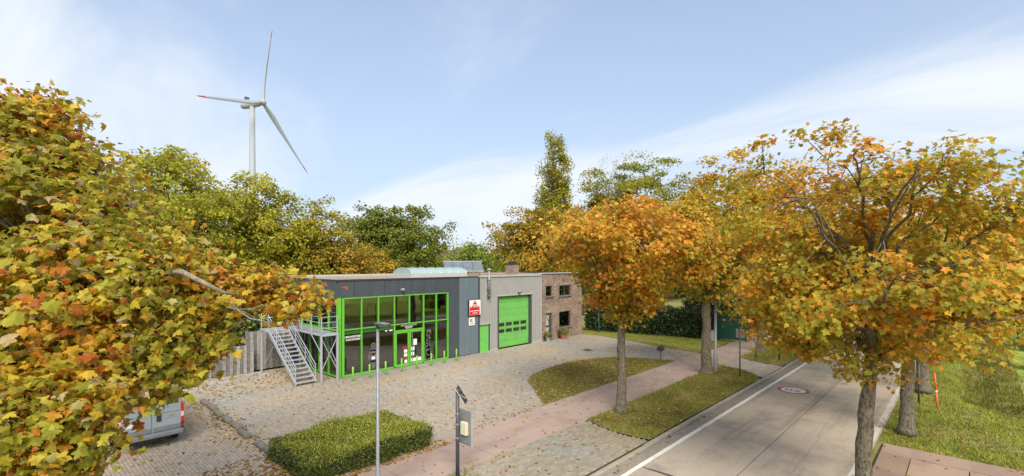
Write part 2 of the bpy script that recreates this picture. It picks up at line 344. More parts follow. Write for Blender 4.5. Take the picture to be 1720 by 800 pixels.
M['fence'] = mat('grey_fence_wood', (0.24, 0.225, 0.215), 0.9, var=0.3, scale=5, bump=0.3)
M['ground'] = ground_mat('meadow_ground', ((0.18, 0.20, 0.05), (0.25, 0.25, 0.07), (0.28, 0.23, 0.12)), (0.2, 3.0))
M['soil'] = ground_mat('grass_soil', ((0.20, 0.20, 0.05), (0.29, 0.25, 0.08), (0.25, 0.18, 0.09)), (0.8, 7.0))
M['lawn'] = ground_mat('mown_lawn', ((0.27, 0.36, 0.05), (0.33, 0.42, 0.06), (0.29, 0.33, 0.07)), (0.5, 5.0))
M['sand'] = ground_mat('joint_sand', ((0.15, 0.135, 0.10), (0.17, 0.15, 0.115), (0.13, 0.125, 0.075)), (0.5, 7.0), bump=0)
M['joint'] = ground_mat('dark_joint', ((0.07, 0.06, 0.05), (0.09, 0.08, 0.065), (0.06, 0.06, 0.04)), (1.5, 9.0), bump=0)
M['gutter'] = ground_mat('gutter_concrete', ((0.27, 0.235, 0.19), (0.33, 0.29, 0.24), (0.2, 0.18, 0.14)), (0.9, 8.0))
M['kerb'] = mat('kerb_concrete', (0.34, 0.31, 0.26), 0.9, var=0.2, scale=3, bump=0.4, dirt=((0.18, 0.18, 0.13), 2.0, 0.6))
M['line'] = mat('white_road_paint', (0.74, 0.72, 0.66), 0.7, var=0.06, scale=5, dirt=((0.4, 0.37, 0.32), 3.0, 0.4))
M['lineR'] = mat('worn_white_paint', (0.55, 0.52, 0.46), 0.8, var=0.12, scale=4, dirt=((0.33, 0.3, 0.25), 2.0, 0.6))
M['redp'] = mat('red_road_paint', (0.42, 0.09, 0.06), 0.8, var=0.2, scale=6)
M['inkp'] = mat('dark_road_paint', (0.1, 0.09, 0.08), 0.8, var=0.2, scale=6)
M['vanp'] = mat('pale_blue_van_paint', (0.40, 0.46, 0.49), 0.25, 0.25, var=0.04, scale=1, spec=0.6)
M['vgrey'] = mat('grey_bumper_plastic', (0.2, 0.21, 0.22), 0.6, var=0.1)
M['vdark'] = mat('dark_plastic', (0.03, 0.03, 0.032), 0.6)
M['tail'] = mat('red_tail_lamp', (0.6, 0.03, 0.03), 0.15, spec=0.8)
M['tailw'] = mat('clear_tail_lamp', (0.75, 0.65, 0.62), 0.15, spec=0.8)
M['rubber'] = mat('tyre_rubber', (0.025, 0.025, 0.026), 0.85)
M['turb'] = mat('turbine_white', (0.33, 0.36, 0.40), 0.6, var=0.03, scale=0.1)
M['tipred'] = mat('faded_red_tip', (0.38, 0.12, 0.11), 0.6, var=0.05)
M['orange'] = mat('orange_marker_paint', (0.75, 0.13, 0.04), 0.6, var=0.1)
M['gmesh'] = mat('green_screen', (0.012, 0.09, 0.06), 0.7, var=0.2)
M['render'] = mat('white_render', (0.55, 0.54, 0.5), 0.9, var=0.08)
M['tiles'] = mat('dark_roof_tiles', (0.12, 0.075, 0.06), 0.8, var=0.2)
M['iron'] = mat('cast_iron', (0.05, 0.045, 0.04), 0.7, var=0.2, scale=20)
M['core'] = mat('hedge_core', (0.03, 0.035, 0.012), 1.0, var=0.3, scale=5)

add_wear(M['slabc'], (1.5, 0.16, 1.0), cols=((0.2, 0.175, 0.145), 0.5)); add_wear(M['pathc'], (1.2, 0.35, 1.0), cols=((0.24, 0.17, 0.15), 0.5))
FRONT = -27.9
# ------------------------------------------------------------------ ground, road, pavements
ISLAND = [(-15.28,18.6),(-16.6,19.6),(-17.9,20.7),(-19.1,21.6),(-19.9,23),(-20.4,25.5),(-20.5,28),(-20,30),(-19.1,31.5),(-17.6,32.4),(-16.1,32.9),(-15.28,33.3)]
VERGE = [(-12.4,18.15),(-11.6,17.75),(-10.4,17.55),(-9.2,17.7),(-9.2,31.3),(-9.5,32.2),(-10.6,33.4),(-12.4,34.0)]
VERGE2 = [(-12.4,38.2),(-11.4,37.3),(-9.2,36.6),(-9.2,120),(-12.4,120)]
STRIP = [(-27.6,39.75),(-26.2,40.0),(-22.2,39.1),(-18.0,37.9),(-15.3,37.6),(-15.3,44.4),(-17.5,45.0),(-29.5,42.0),(-29.5,39.9)]
FORE = [(-15.2,6.95),(-15.2,37.6),(-18.0,37.9),(-22.2,39.1),(-26.2,40.0),(-27.6,39.75),(-27.9,39.6),(-27.9,14.0),(-33.4,14.0),(-33.4,6.95)]
PARK = [(-14.6,-6),(-14.6,6.9),(-33.4,6.9),(-33.4,-6)]
APRON = [(-12.35,4),(-12.35,18.05),(-11.6,17.7),(-10.4,17.5),(-9.2,17.6),(-9.2,4)]
APRON2 = [(-12.35,34.2),(-10.6,33.6),(-9.2,32.2),(-9.2,36.5),(-11.4,37.2),(-12.35,38.0)]
def sheet(name, poly, z, mt, kind='structure', z0=None):
    n = len(poly); mb = MB().add([(x, y, z) for x, y in poly], [tuple(range(n))])
    a = sum(poly[i][0]*poly[(i+1)%n][1] - poly[(i+1)%n][0]*poly[i][1] for i in range(n))
    if a < 0: mb.f = [tuple(reversed(f)) for f in mb.f]
    o = mb.build(name, mt); tag(o, kind=kind); return o
# the ground: one sheet out to the horizon, with the roadside ditch east of the road pressed into it
def ditch_z(x, y):
    cxd = 0.45 + max(0.0, 34.5 - y) * 0.9
    d = (x - cxd) / 0.75
    s = min(1.0, max(0.0, (y - 29.0) / 4.0))
    return -0.14 - 0.55 * s * math.exp(-d * d) + 0.05 * math.sin(x * 1.3 + y * 0.4) * (1 if x > -2.4 else 0) * s
xs = [-1500, -300, -80, -40, -16, -9.4, -2.6] + [(-2.2 + 0.3 * i) for i in range(30)] + [9, 14, 25, 60, 300, 1500]
ys = [-1500, -200, -40, 0, 15, 24] + [24.5 + 0.7 * i for i in range(40)] + [55, 62, 75, 100, 150, 300, 1500]
gv = [(x, y, ditch_z(x, y) if -2.6 < x < 9 else -0.14) for y in ys for x in xs]
gf = [(j*len(xs)+i, j*len(xs)+i+1, (j+1)*len(xs)+i+1, (j+1)*len(xs)+i) for j in range(len(ys)-1) for i in range(len(xs)-1)]
tag(MB().add(gv, gf).build('ground', M['ground'], smooth=True), kind='structure')

fore = sheet('forecourt', FORE, -0.024, M['sand'])
park = sheet('parking_bay', PARK, -0.028, M['sand'])
apron = sheet('paved_apron', APRON, -0.024, M['sand'])
apron2 = sheet('paved_crossing', APRON2, -0.024, M['sand'])
isl = sheet('grass_island', ISLAND, 0.012, M['soil'])
verge = sheet('grass_verge', VERGE, 0.012, M['soil'])
verge2 = sheet('grass_verge', VERGE2, 0.012, M['soil'])
strip = sheet('grass_strip', STRIP, 0.008, M['soil'])
sheet('garden_lawn', [(2.2,34.5),(2.2,150),(60,150),(60,22),(8,26),(5.0,31)], -0.10, M['lawn'])

PV, PF = [], []
def paver_template(lx, ly, gap=0.006, ch=0.006, dep=0.022):
    a, b = lx/2 - gap/2, ly/2 - gap/2
    T = np.array([(-a,-b,-dep),(a,-b,-dep),(a,b,-dep),(-a,b,-dep),(-a+ch,-b+ch,0),(a-ch,-b+ch,0),(a-ch,b-ch,0),(-a+ch,b-ch,0)], float)
    F = np.array([(4,5,6,7),(0,1,5,4),(1,2,6,5),(2,3,7,6),(3,0,4,7)])
    return T, F
def lay_pavers(host, poly, lx, ly, base, holes=(), near=None, n_single=300, along_y=True, seed=1):
    g = np.random.default_rng(seed); p = np.array(poly); lo, hi = p.min(0), p.max(0)
    pts = []
    if along_y:
        for r, x in enumerate(np.arange(lo[0], hi[0], ly)):
            yy = np.arange(lo[1] - (r % 2) * lx / 2, hi[1] + lx, lx); pts.append(np.stack([np.full(len(yy), x), yy], 1))
    else:
        for r, y in enumerate(np.arange(lo[1], hi[1], ly)):
            xx = np.arange(lo[0] - (r % 2) * lx / 2, hi[0] + lx, lx); pts.append(np.stack([xx, np.full(len(xx), y)], 1))
    P = np.concatenate(pts); ok = inpoly(P, poly)
    for h in holes: ok &= ~inpoly(P, h)
    # only what the photograph can see: in front of the camera with a margin at the frame's left and lower edge
    D = -math.sin(YAW) * P[:,0] + math.cos(YAW) * P[:,1]; R = math.cos(YAW) * P[:,0] + math.sin(YAW) * P[:,1]
    ok &= (D > 12.0) & (R / np.maximum(D, 1) > -1.35)
    P = P[ok]; D = D[ok]; n = len(P)
    T, F = paver_template(lx, ly)
    if along_y: T = T[:, [1, 0, 2]] * np.array([1, 1, 1]); F = F[:, ::-1]
    tone = np.clip(0.80 + 0.24 * (vnoise(P, 0.35, seed + 5) - 0.5) + g.normal(0, 0.07, n), 0.5, 1.2)
    warm = (vnoise(P, 0.8, seed + 9) - 0.5)
    col = np.array(base)[None] * tone[:, None] * (1 + warm[:, None] * np.array([0.14, 0.0, -0.16]))
    Z = g.normal(0, 0.0018, n)
    fr = np.tile(np.eye(3), (n, 1, 1)); fr[:, 0, 2] = g.normal(0, 0.012, n); fr[:, 1, 2] = g.normal(0, 0.012, n)
    P3 = np.concatenate([P, Z[:, None]], 1)
    # the ones that show largest: nearest first, inside the frame
    v = 443 + 811 * 7 / D; R2 = math.cos(YAW) * P[:,0] + math.sin(YAW) * P[:,1]; u = 860 + 811 * R2 / D
    vis = (v < 806) & (u > 150) & (u < 1725)
    order = np.argsort(np.where(vis, D, 1e6))[:n_single]; single = np.zeros(n, bool); single[order] = vis[order]
    rest = ~single
    V, FF, CC = instance_np(T, F, P3[rest], fr[rest], np.ones(rest.sum()), col[rest])
    o = np_mesh('paver_field', V, FF, M['paver'], CC, parent=host); tag(o, kind='stuff')
    vari = []
    for k in range(10):
        i = g.integers(0, n); me = bpy.data.meshes.new('paver'); me.from_pydata(T.tolist(), [], F.tolist())
        a = me.attributes.new('col', 'FLOAT_COLOR', 'POINT'); c = np.array(base) * (0.62 + 0.055 * k) * np.array([1 + g.normal(0, .03), 1, 1 + g.normal(0, .04)])
        a.data.foreach_set('color', np.tile([*c, 1], len(T)).astype(np.float32)); me.materials.append(M['paver']); me.update(); vari.append(me)
    for i in np.nonzero(single)[0]:
        k = int(np.clip((tone[i] - 0.62) / 0.055, 0, 9)); q = link('paver', vari[k], host, (P3[i,0], P3[i,1], P3[i,2])); q.rotation_euler = (g.normal(0, .012), g.normal(0, .012), 0)
PAVC = (0.45, 0.39, 0.315)
lay_pavers(fore, FORE, 0.22, 0.11, PAVC, holes=[ISLAND, [(-18.3,6.6),(-15.0,6.6),(-15.0,11.4),(-18.3,11.4)]], n_single=300, along_y=False, seed=3)
lay_pavers(park, PARK, 0.22, 0.11, (0.50, 0.405, 0.305), n_single=300, along_y=False, seed=4)
lay_pavers(apron, APRON, 0.22, 0.11, (0.40, 0.36, 0.285), n_single=300, along_y=True, seed=5)
lay_pavers(apron2, APRON2, 0.22, 0.22, (0.43, 0.38, 0.31), n_single=0, along_y=True, seed=6)

# concrete road in slabs, two lanes
def slab_mesh(x0, x1, y0, y1, ztop, thick, col, gap=0.012, host=None, name='slab', mt=None, warp=None):
    T = [(x0+gap,y0+gap,ztop-thick),(x1-gap,y0+gap,ztop-thick),(x1-gap,y1-gap,ztop-thick),(x0+gap,y1-gap,ztop-thick),(x0+gap+.006,y0+gap+.006,ztop),(x1-gap-.006,y0+gap+.006,ztop),(x1-gap-.006,y1-gap-.006,ztop),(x0+gap+.006,y1-gap-.006,ztop)]
    F = [(4,5,6,7),(0,1,5,4),(1,2,6,5),(2,3,7,6),(3,0,4,7)]
    return np_mesh(name, np.array(T), np.array(F), mt or M['slabc'], np.tile(np.array(col), (8, 1)), parent=host)
RZ = -0.10
road = sheet('road', [(-8.42,-20),(-2.62,-20),(-2.62,320),(-8.42,320)], RZ - 0.03, M['joint'])
g = np.random.default_rng(11)
for lane, (x0, x1, off) in enumerate(((-8.42, -5.62, 15.4), (-5.62, -2.62, 19.0))):
    y = off - 6.25 * 3
    while y < 70:
        t = 1 + g.normal(0, 0.02); slab_mesh(x0, x1, y, y + 6.25, RZ, 0.06, np.array((0.46, 0.39, 0.305)) * t, 0.014, road); y += 6.25
    slab_mesh(x0, x1, y, 320, RZ, 0.06, (0.46, 0.39, 0.305), 0.014, road)
# shared footpath of pinkish asphalt slabs
path = sheet('footpath', [(-15.2,-10),(-12.42,-10),(-12.42,160),(-15.2,160)], -0.03, M['joint'])
y = -8.0
while y < 160:
    t = 1 + g.normal(0, 0.02); h = 3.4 if y < 60 else 20
    slab_mesh(-15.2, -12.42, y, y + h, 0.0, 0.05, np.array((0.38, 0.285, 0.235)) * t, 0.008, path, 'slab', M['pathc']); y += h
# side path of large worn slabs at the lower right
side = sheet('side_crossing', [(-2.45,18.6),(40,18.6),(40,23.9),(-2.45,23.9)], -0.10, M['joint'])
for (x0, x1, y0, y1) in [(-2.4,3.2,22.65,23.85),(3.2,9,22.65,23.85),(-2.4,-1.5,18.7,22.6),(-1.5,0.05,20.6,22.6),(-1.5,0.05,18.7,20.6),(0.05,1.6,20.6,22.6),(0.05,1.6,18.7,20.6),(1.6,3.2,18.7,22.6),(3.2,6,18.7,22.6),(6,9,18.7,22.6)]:
    c = np.array((0.36, 0.265, 0.195)) if y1 < 23 else np.array((0.33, 0.24, 0.19))
    slab_mesh(x0, x1, y0, y1, -0.062 + g.normal(0, .004), 0.05, c * (1 + g.normal(0, .1)), 0.012, side, 'slab', M['pathc'])
# gutter and kerb stones
gut = sheet('gutter', [(-8.95,-10),(-8.42,-10),(-8.42,160),(-8.95,160)], RZ + 0.004, M['gutter'])
kerb = MB().box(-9.12, -8.99, -10, 160, -0.14, -0.03).build('kerb', M['kerb']); tag(kerb, kind='structure')
km = MB().box(-0.075, 0.085, -0.495, 0.495, -0.10, 0.025).build('kerb_stone', M['kerb'], kerb, bevel=0.02); km.location = (-9.03, 4.5, 0)
for i in range(60):
    y = 5.5 + i
    o = km.copy(); C.objects.link(o); o.parent = kerb
    o.location = (-9.03 + g.normal(0, .004), y, -0.035 if (y < 17.2 or 33 < y < 36.6) else g.normal(0, .004)); o.rotation_euler = (0, 0, g.normal(0, .004))
# painted lines
def line(name, x0, x1, y0, y1, mt, seed=0):
    g = np.random.default_rng(seed); ysn = np.arange(y0, y1, 0.5); L_ = [(x0 + g.normal(0, .008), yy) for yy in ysn]; R_ = [(x1 + g.normal(0, .008), yy) for yy in ysn]
    n = len(ysn); mb = MB().add([(x, yy, RZ + 0.006) for x, yy in L_ + R_], [(i, n+i, n+i+1, i+1) for i in range(n-1)])
    return tag(mb.build(name, mt), kind='structure')
line('edge_line', -8.45, -8.27, -10, 300, M['line'], 1)
line('edge_line', -2.92, -2.70, -10, 300, M['lineR'], 2)
tag(MB().add([(-8.25,15.36,RZ+.003),(-7.6,15.33,RZ+.003),(-6.9,15.30,RZ+.003),(-6.5,15.40,RZ+.003),(-6.9,15.46,RZ+.003),(-7.6,15.45,RZ+.003),(-8.25,15.42,RZ+.003)], [tuple(range(7))]).build('tar_seam', M['joint']), kind='structure')
# round speed marking on the road
dm = empty('road_marking', (-7.1, 30.5, RZ + 0.006), 'round white painted speed marking with red rim and 50 on the left lane', 'road marking')
def disc(name, r0, r1, z, mt, parent, n=40):
    mb = MB(); c = wloc(parent)
    for r in (r0, r1):
        for k in range(n): a = 2*math.pi*k/n; mb.v.append((c.x + r*math.cos(a), c.y + r*math.sin(a), c.z + z))
    if r0 > 0: mb.f = [(k, n+k, n+(k+1)%n, (k+1)%n) for k in range(n)]
    else: mb.f = [tuple(range(n, 2*n))]
    return mb.build(name, mt, parent)
disc('rim', 0.62, 0.80, 0, M['redp'], dm); disc('face', 0, 0.62, 0.001, M['line'], dm)
def text(s, size, loc, rot, mt, parent, name='lettering', ext=0.002, align='CENTER', bold=0.0):
    c = bpy.data.curves.new(name, 'FONT'); c.body = s; c.size = size; c.extrude = ext; c.align_x = align; c.align_y = 'CENTER'; c.offset = bold; c.resolution_u = 3
    t_ = bpy.data.objects.new(name, c); me = bpy.data.meshes.new_from_object(t_); bpy.data.objects.remove(t_); me.name = name
    me.materials.clear(); me.materials.append(mt); o = link(name, me)
    o.parent = parent; o.location = Vector(loc) - wloc(parent); o.rotation_euler = rot; return o
text('50', 0.85, (-7.1, 30.5, RZ + 0.010), (0, 0, math.pi), M['inkp'], dm, 'numerals', 0.0005)
# drain cover on the forecourt
dc = empty('drain_cover', (-22.4, 32.65, 0.0), 'dark iron drain cover set in the forecourt paving', 'drain cover')
MB().box(-22.75, -22.05, 32.3, 33.0, -0.01, 0.012).build('rim', M['iron'], dc)
for i in range(6): MB().box(-22.70 + i*0.105, -22.64 + i*0.105, 32.36, 32.94, 0.012, 0.02).build('bar', M['iron'], dc)

# ------------------------------------------------------------------ showroom and workshop
FX_ROT = (math.pi/2, 0, math.pi/2)     # lettering that faces +X
b = empty('showroom_building', (FRONT, 14.1, 0), 'long flat roofed showroom with green framed glass front and grey metal workshop', 'building')
X = FRONT
# shell: rear, side and party walls, roof
MB().box(-40.0, -39.8, 14.2, 33.3, 0, 5.75).build('rear_wall', M['clad'], b)
MB().box(-39.8, -33.2, 14.16, 14.36, 0, 5.75).build('side_wall', M['anthra'], b)
MB().box(-39.8, -28.2, 33.1, 33.3, 0, 5.75).build('party_wall', M['clad'], b)
MB().box(-39.8, -28.12, 25.5, 25.7, 0, 5.75).build('dividing_wall', M['interior'], b)
MB().box(-28.32, -28.12, 22.7, 25.5, 0, 5.75).build('front_wall', M['anthra'], b)
MB().box(-28.4, -28.16, 26.98, 27.9, 0, 5.8).build('front_wall', M['clad'], b)
MB().box(-28.4, -28.16, 32.0, 33.1, 0, 5.8).build('front_wall', M['clad'], b)
MB().box(-28.4, -28.16, 27.9, 32.0, 4.35, 5.8).build('front_wall', M['clad'], b)
MB().box(-28.4, -28.16, 25.7, 26.98, 2.2, 5.8).build('front_wall', M['clad'], b)
rf = MB().box(-39.9, -28.05, 14.25, 33.2, 5.76, 5.90).build('roof', M['roof'], b)
# interior seen through the glass
MB().box(-39.7, -28.2, 14.4, 25.45, -0.02, 0.02).build('shop_floor', M['intfloor'], b)
MB().box(-36.1, -35.9, 14.4, 25.45, 0.03, 5.7).build('inner_wall', M['interior'], b)
MB().box(-35.88, -28.6, 14.45, 25.4, 2.62, 2.90).build('upper_floor', M['slab'], b)
for y in (16.9, 20.5): MB().box(-30.2, -29.95, y - .12, y + .12, 0.03, 2.6).build('column', M['interior'], b)
# roof edge trim
tr = MB(); tr.box(X-0.06, X+0.05, 14.02, 25.72, 5.90, 6.02); tr.box(-40.0, X-0.07, 14.02, 14.12, 5.90, 6.02)
tr.build('roof_trim', M['dtrim'], b)
MB().box(X-0.5, X-0.07, 14.13, 25.7, 5.91, 5.99).build('roof_edge', M['roof'], b)
MB().box(X-0.12, X+0.09, 25.74, 33.36, 5.93, 6.06).build('gutter', M['trim'], b)
MB().box(-39.98, -39.7, 14.13, 33.3, 5.9, 6.05).build('roof_edge', M['trim'], b)
# fascia panels
def fpanel(y0, y1, z0, z1, mt=None, dx=0.0):
    return MB().box(X-0.10, X+0.02+dx, y0+0.013, y1-0.013, z0, z1).build('panel', mt or M['anthra'], b, bevel=0.006)
ysp = [14.12, 15.2, 16.28, 17.34, 18.4, 19.48, 20.52, 21.65, 22.7]
for a_, c_ in zip(ysp[:-1], ysp[1:]): fpanel(a_, c_, 4.88, 5.90)
fpanel(22.7, 23.73, 0.03, 5.90)
fpanel(23.73, 24.8, 0.03, 5.90, M['anthra2'], 0.05); fpanel(24.8, 25.68, 0.03, 5.90, M['anthra2'], 0.05)
MB().box(X-0.12, X+0.085, 25.69, 25.80, 0.0, 5.91).build('corner_trim', M['dtrim'], b)
xp = X - 0.02
while xp > -39.5:
    MB().box(max(xp - 1.05, -39.8) + .008, xp - .008, 14.03, 14.14, 4.88, 5.90).build('panel', M['anthra'], b, bevel=0.006); xp -= 1.05
for i in range(6): MB().box(-39.75 + i*1.09, -39.75 + (i+1)*1.09 - .016, 14.04, 14.15, 0.03, 4.80).build('panel', M['anthra'], b, bevel=0.006)
# green glazing, front
GZ = [0.0, 2.90, 4.86]
def post(y, wd, z0, z1, dp=0.14, fx=0.06): return MB().box(X-dp, X+fx, y-wd/2, y+wd/2, z0, z1).build('mullion', M['green'], b, bevel=0.006)
def rail(y0, y1, z, ht, dp=0.12, fx=0.045): return MB().box(X-dp, X+fx, y0, y1, z-ht/2, z+ht/2).build('transom', M['green'], b, bevel=0.006)
def pane(y0, y1, z0, z1): return MB().box(X-0.05, X-0.038, y0, y1, z0, z1).build('pane', M['glass'], b)
MB().box(X-0.20, X+0.07, 14.10, 14.30, 0.0, 4.90).build('corner_post', M['green'], b, bevel=0.01)
post(14.44, 0.14, 0.0, 4.86)
ms = [15.69, 16.89, 18.10, 19.29, 20.48, 21.60]
for i, y in enumerate(ms):
    post(y, 0.07, 2.93, 4.83)
    if i in (0, 2, 4, 5): post(y, 0.08, 0.10, 2.87)
post(22.65, 0.10, 0.0, 4.86)
rail(14.51, 22.6, 4.845, 0.07); rail(14.51, 22.6, 2.90, 0.07); rail(14.51, 18.06, 0.06, 0.11); rail(20.52, 22.6, 0.06, 0.11)
edges = [14.51] + ms + [22.6]
for a_, c_ in zip(edges[:-1], edges[1:]): pane(a_ + .045, c_ - .045, 2.935, 4.81)
p_first = pane(14.51, 15.65, 0.115, 2.865); p_wide = pane(15.73, 18.06, 0.115, 2.865)
p_over = pane(18.14, 20.44, 2.50, 2.865); p_tall = pane(20.52, 21.56, 0.115, 2.865); pane(21.64, 22.6, 0.115, 2.865)
rail(18.14, 20.44, 2.455, 0.09)
# green bands on the glass behind the transom
for (y0, y1) in ((14.52, 15.64), (15.74, 18.05)): MB().box(X-0.03, X-0.026, y0, y1, 2.60, 2.86).build('film', M['gfilm'], b)
# double door
for k, (y0, y1) in enumerate(((18.16, 19.27), (19.31, 20.42))):
    d = MB(); st = 0.11
    d.box(X-0.06, X+0.03, y0, y0+st, 0.02, 2.40); d.box(X-0.06, X+0.03, y1-st, y1, 0.02, 2.40)
    d.box(X-0.06, X+0.03, y0+st, y1-st, 2.29, 2.40); d.box(X-0.06, X+0.03, y0+st, y1-st, 0.02, 0.20)
    do = d.build('door', M['green'], b)
    MB().box(X-0.02, X-0.01, y0+st, y1-st, 0.20, 2.29).build('pane', M['glass'], do)
    yh = y1 - 0.05 if k == 0 else y0 + 0.17
    MB().tube([(X+0.09, yh, 0.15), (X+0.09, yh, 2.25)] if k else [(X+0.09, yh, 0.9), (X+0.09, yh, 1.3)], 0.02, 6).build('handle', M['galv'], do)
    def stick(yy, zz, w_, h_, m_): MB().box(X+0.0, X+0.004, yy, yy+w_, zz, zz+h_).build('sticker', M[m_], do)
    if k == 0:
        stick(18.72, 1.22, .36, .12, 'red'); stick(18.86, 0.92, .26, .22, 'white'); stick(18.86, 0.66, .26, .2, 'white'); stick(18.80, 0.50, .34, .12, 'red'); stick(18.90, 0.22, .22, .22, 'white')
    else:
        stick(19.62, 1.36, .30, .42, 'white'); stick(19.44, 1.0, .28, .26, 'white'); stick(19.44, 0.66, .26, .24, 'white'); stick(19.72, 0.62, .16, .55, 'black'); stick(19.44, 0.24, .84, .24, 'white')
# lettering and prints on the glass
text('E-BROMFIETSEN', 0.165, (X-0.018, 15.09, 2.44), FX_ROT, M['white'], p_first, bold=0.004)
text('E-SCOOTERS', 0.165, (X-0.018, 15.13, 2.26), FX_ROT, M['white'], p_first, bold=0.004)
text('LAMTA MOTORS', 0.17, (X-0.03, 19.28, 2.79), FX_ROT, M['white'], p_over, bold=0.003)
for i in range(3):
    for j in range(7 - i): MB().box(X-0.036, X-0.032, 18.95 + j*.1 + i*.04, 19.02 + j*.1 + i*.04, 2.68 - i*.06, 2.71 - i*.06).build('print', M['white'], p_over)
MB().box(X-0.036, X-0.030, 17.73, 17.98, 2.52, 2.80).build('print', M['white'], p_wide); MB().box(X-0.030, X-0.027, 17.76, 17.95, 2.66, 2.79).build('print', M['red'], p_wide)
MB().box(X-0.036, X-0.030, 17.42, 17.58, 2.52, 2.68).build('print', M['white'], p_wide)
# printed scooter seen head-on
sp = MB(); cyx = 16.55
def ring(mb, y, z, r0, r1, sy=1, n=20):
    b0 = len(mb.v)
    for r in (r0, r1):
        for k in range(n): a = 2*math.pi*k/n; mb.v.append((X-0.032, y + r*sy*math.cos(a), z + r*math.sin(a)))
    mb.f += [(b0+k, b0+n+k, b0+n+(k+1)%n, b0+(k+1)%n) for k in range(n)]
ring(sp, cyx, 1.72, 0.07, 0.17); ring(sp, cyx, 1.35, 0.0, 0.26, 0.8); ring(sp, cyx, 0.92, 0.0, 0.30, 0.85); ring(sp, cyx, 1.05, 0.32, 0.42, 0.9); ring(sp, cyx, 0.48, 0.05, 0.28, 0.45)
sp.build('scooter_print', M['sil'], p_wide)
MB().add([(X-0.03, cyx-.14, .82), (X-0.03, cyx+.14, .82), (X-0.03, cyx+.1, 1.0), (X-0.03, cyx-.1, 1.0)], [(0,1,2,3)]).build('print', M['white'], p_wide)
# vertical print on the tall pane: goblet shapes and a scooter
vp = MB()
for i, (z, r) in enumerate(((2.12,.20),(1.95,.16),(1.82,.09),(1.68,.14),(1.52,.17),(1.36,.15),(1.2,.13),(1.04,.19),(0.88,.22),(0.68,.2),(.5,.24),(.34,.18))): ring(vp, 20.93 + (0.05 if i % 3 == 0 else -.02), z, 0.0 if i % 2 else r*.35, r, 1.0, 12)
ring(vp, 20.72, .36, .1, .19); ring(vp, 21.2, .36, .1, .19)
vp.build('vertical_print', M['sil'], p_tall)
# side glazing towards the stair
def spane(x0, x1, z0, z1): return MB().box(x0, x1, 14.20, 14.212, z0, z1).build('pane', M['glass'], b)
sx = [X-0.25, -29.2, -30.5, -31.8, -33.1]
for x in sx[1:]: MB().box(x-.05, x+.05, 14.12, 14.27, 0.0, 4.86).build('mullion', M['green'], b)
for a_, c_ in zip(sx[:-1], sx[1:]):
    spane(c_+.05, a_-.05, .12, 2.8); spane(c_+.05, a_-.05, 2.98, 4.8)
for z in (.06, 2.89, 4.84): MB().box(-33.0, X-.25, 14.13, 14.26, z-.05, z+.05).build('transom', M['green'], b)
# corrugated cladding
def corr(y0, y1, z0, z1):
    pitch = 0.30; prof = [(0, 0), (0.07, 0), (0.10, 0.055), (0.24, 0.055), (0.27, 0)]
    P = []; y = y0
    while y < y1 - 1e-6:
        for dy, dx in prof:
            if y + dy < y1: P.append((X - 0.02 + dx, y + dy))
        y += pitch
    P.append((X - 0.02, y1)); n = len(P)
    return MB().add([(x, yy, z0) for x, yy in P] + [(x, yy, z1) for x, yy in P], [(i, i+1, n+i+1, n+i) for i in range(n-1)]).build('cladding', M['clad'], b)
corr(25.80, 26.98, 2.24, 5.93); corr(26.98, 27.90, 0.10, 5.93); corr(27.90, 32.05, 4.40, 5.93); corr(32.05, 33.34, 0.10, 5.93)
MB().box(X-0.03, X+0.06, 26.98, 27.86, 0.0, 0.10).build('base_trim', M['trim'], b); MB().box(X-0.03, X+0.06, 32.09, 33.3, 0.0, 0.10).build('base_trim', M['trim'], b)
MB().box(X-0.03, X+0.05, 33.31, 33.40, 0.0, 5.92).build('corner_trim', M['trim'], b)
MB().box(X-0.04, X+0.075, 25.81, 27.10, 2.17, 2.24).build('lintel', M['trim'], b)
MB().box(X-0.04, X+0.075, 27.75, 32.30, 4.32, 4.40).build('lintel', M['trim'], b)
for y0, y1 in ((27.86, 27.99), (31.94, 32.08)): MB().box(X-0.30, X+0.03, y0, y1, 0.0, 4.32).build('door_jamb', M['dgalv'], b)
# small green door
dg = MB().box(X-0.12, X-0.06, 25.86, 26.90, 0.02, 2.15).build('door', M['green2'], b, bevel=0.01)
MB().tube([(X-.06, 25.96, 1.05), (X-.01, 25.96, 1.05), (X-.01, 26.08, 1.05)], 0.014, 6).build('handle', M['galv'], dg)
MB().box(X-0.14, X+0.02, 25.81, 25.855, 0.0, 2.17).build('door_jamb', M['trim'], b); MB().box(X-0.14, X+0.02, 26.91, 26.97, 0.0, 2.17).build('door_jamb', M['dgalv'], b)
MB().box(X-0.1, X+0.06, 25.83, 26.93, -0.01, 0.018).build('threshold', M['bollard'], b)
# sectional garage door: panels with two rows of windows
gd = MB().box(X-0.36, X-0.31, 27.99, 31.94, 0.02, 4.31).build('garage_door', M['green2'], b)
zz = 0.04
for i in range(8):
    h = 0.53
    if i in (2, 3):
        pn = MB(); zb, zt = zz + .13, zz + h - .09
        pn.box(X-0.305, X-0.24, 28.0, 31.93, zz, zb); pn.box(X-0.305, X-0.24, 28.0, 31.93, zt, zz+h-.012)
        yw = [28.0, 28.14, 28.92, 29.06, 29.84, 29.98, 30.76, 30.90, 31.68, 31.93]
        for q in range(0, 10, 2): pn.box(X-0.305, X-0.24, yw[q], yw[q+1], zb, zt)
        po = pn.build('door_panel', M['green2'], b)
        for q in range(1, 9, 2): MB().box(X-0.29, X-0.27, yw[q], yw[q+1], zb, zt).build('window', M['gwin'], po)
    else:
        MB().box(X-0.305, X-0.24, 28.0, 31.93, zz, zz+h-.012).build('door_panel', M['green2'], b, bevel=0.008)
    zz += h
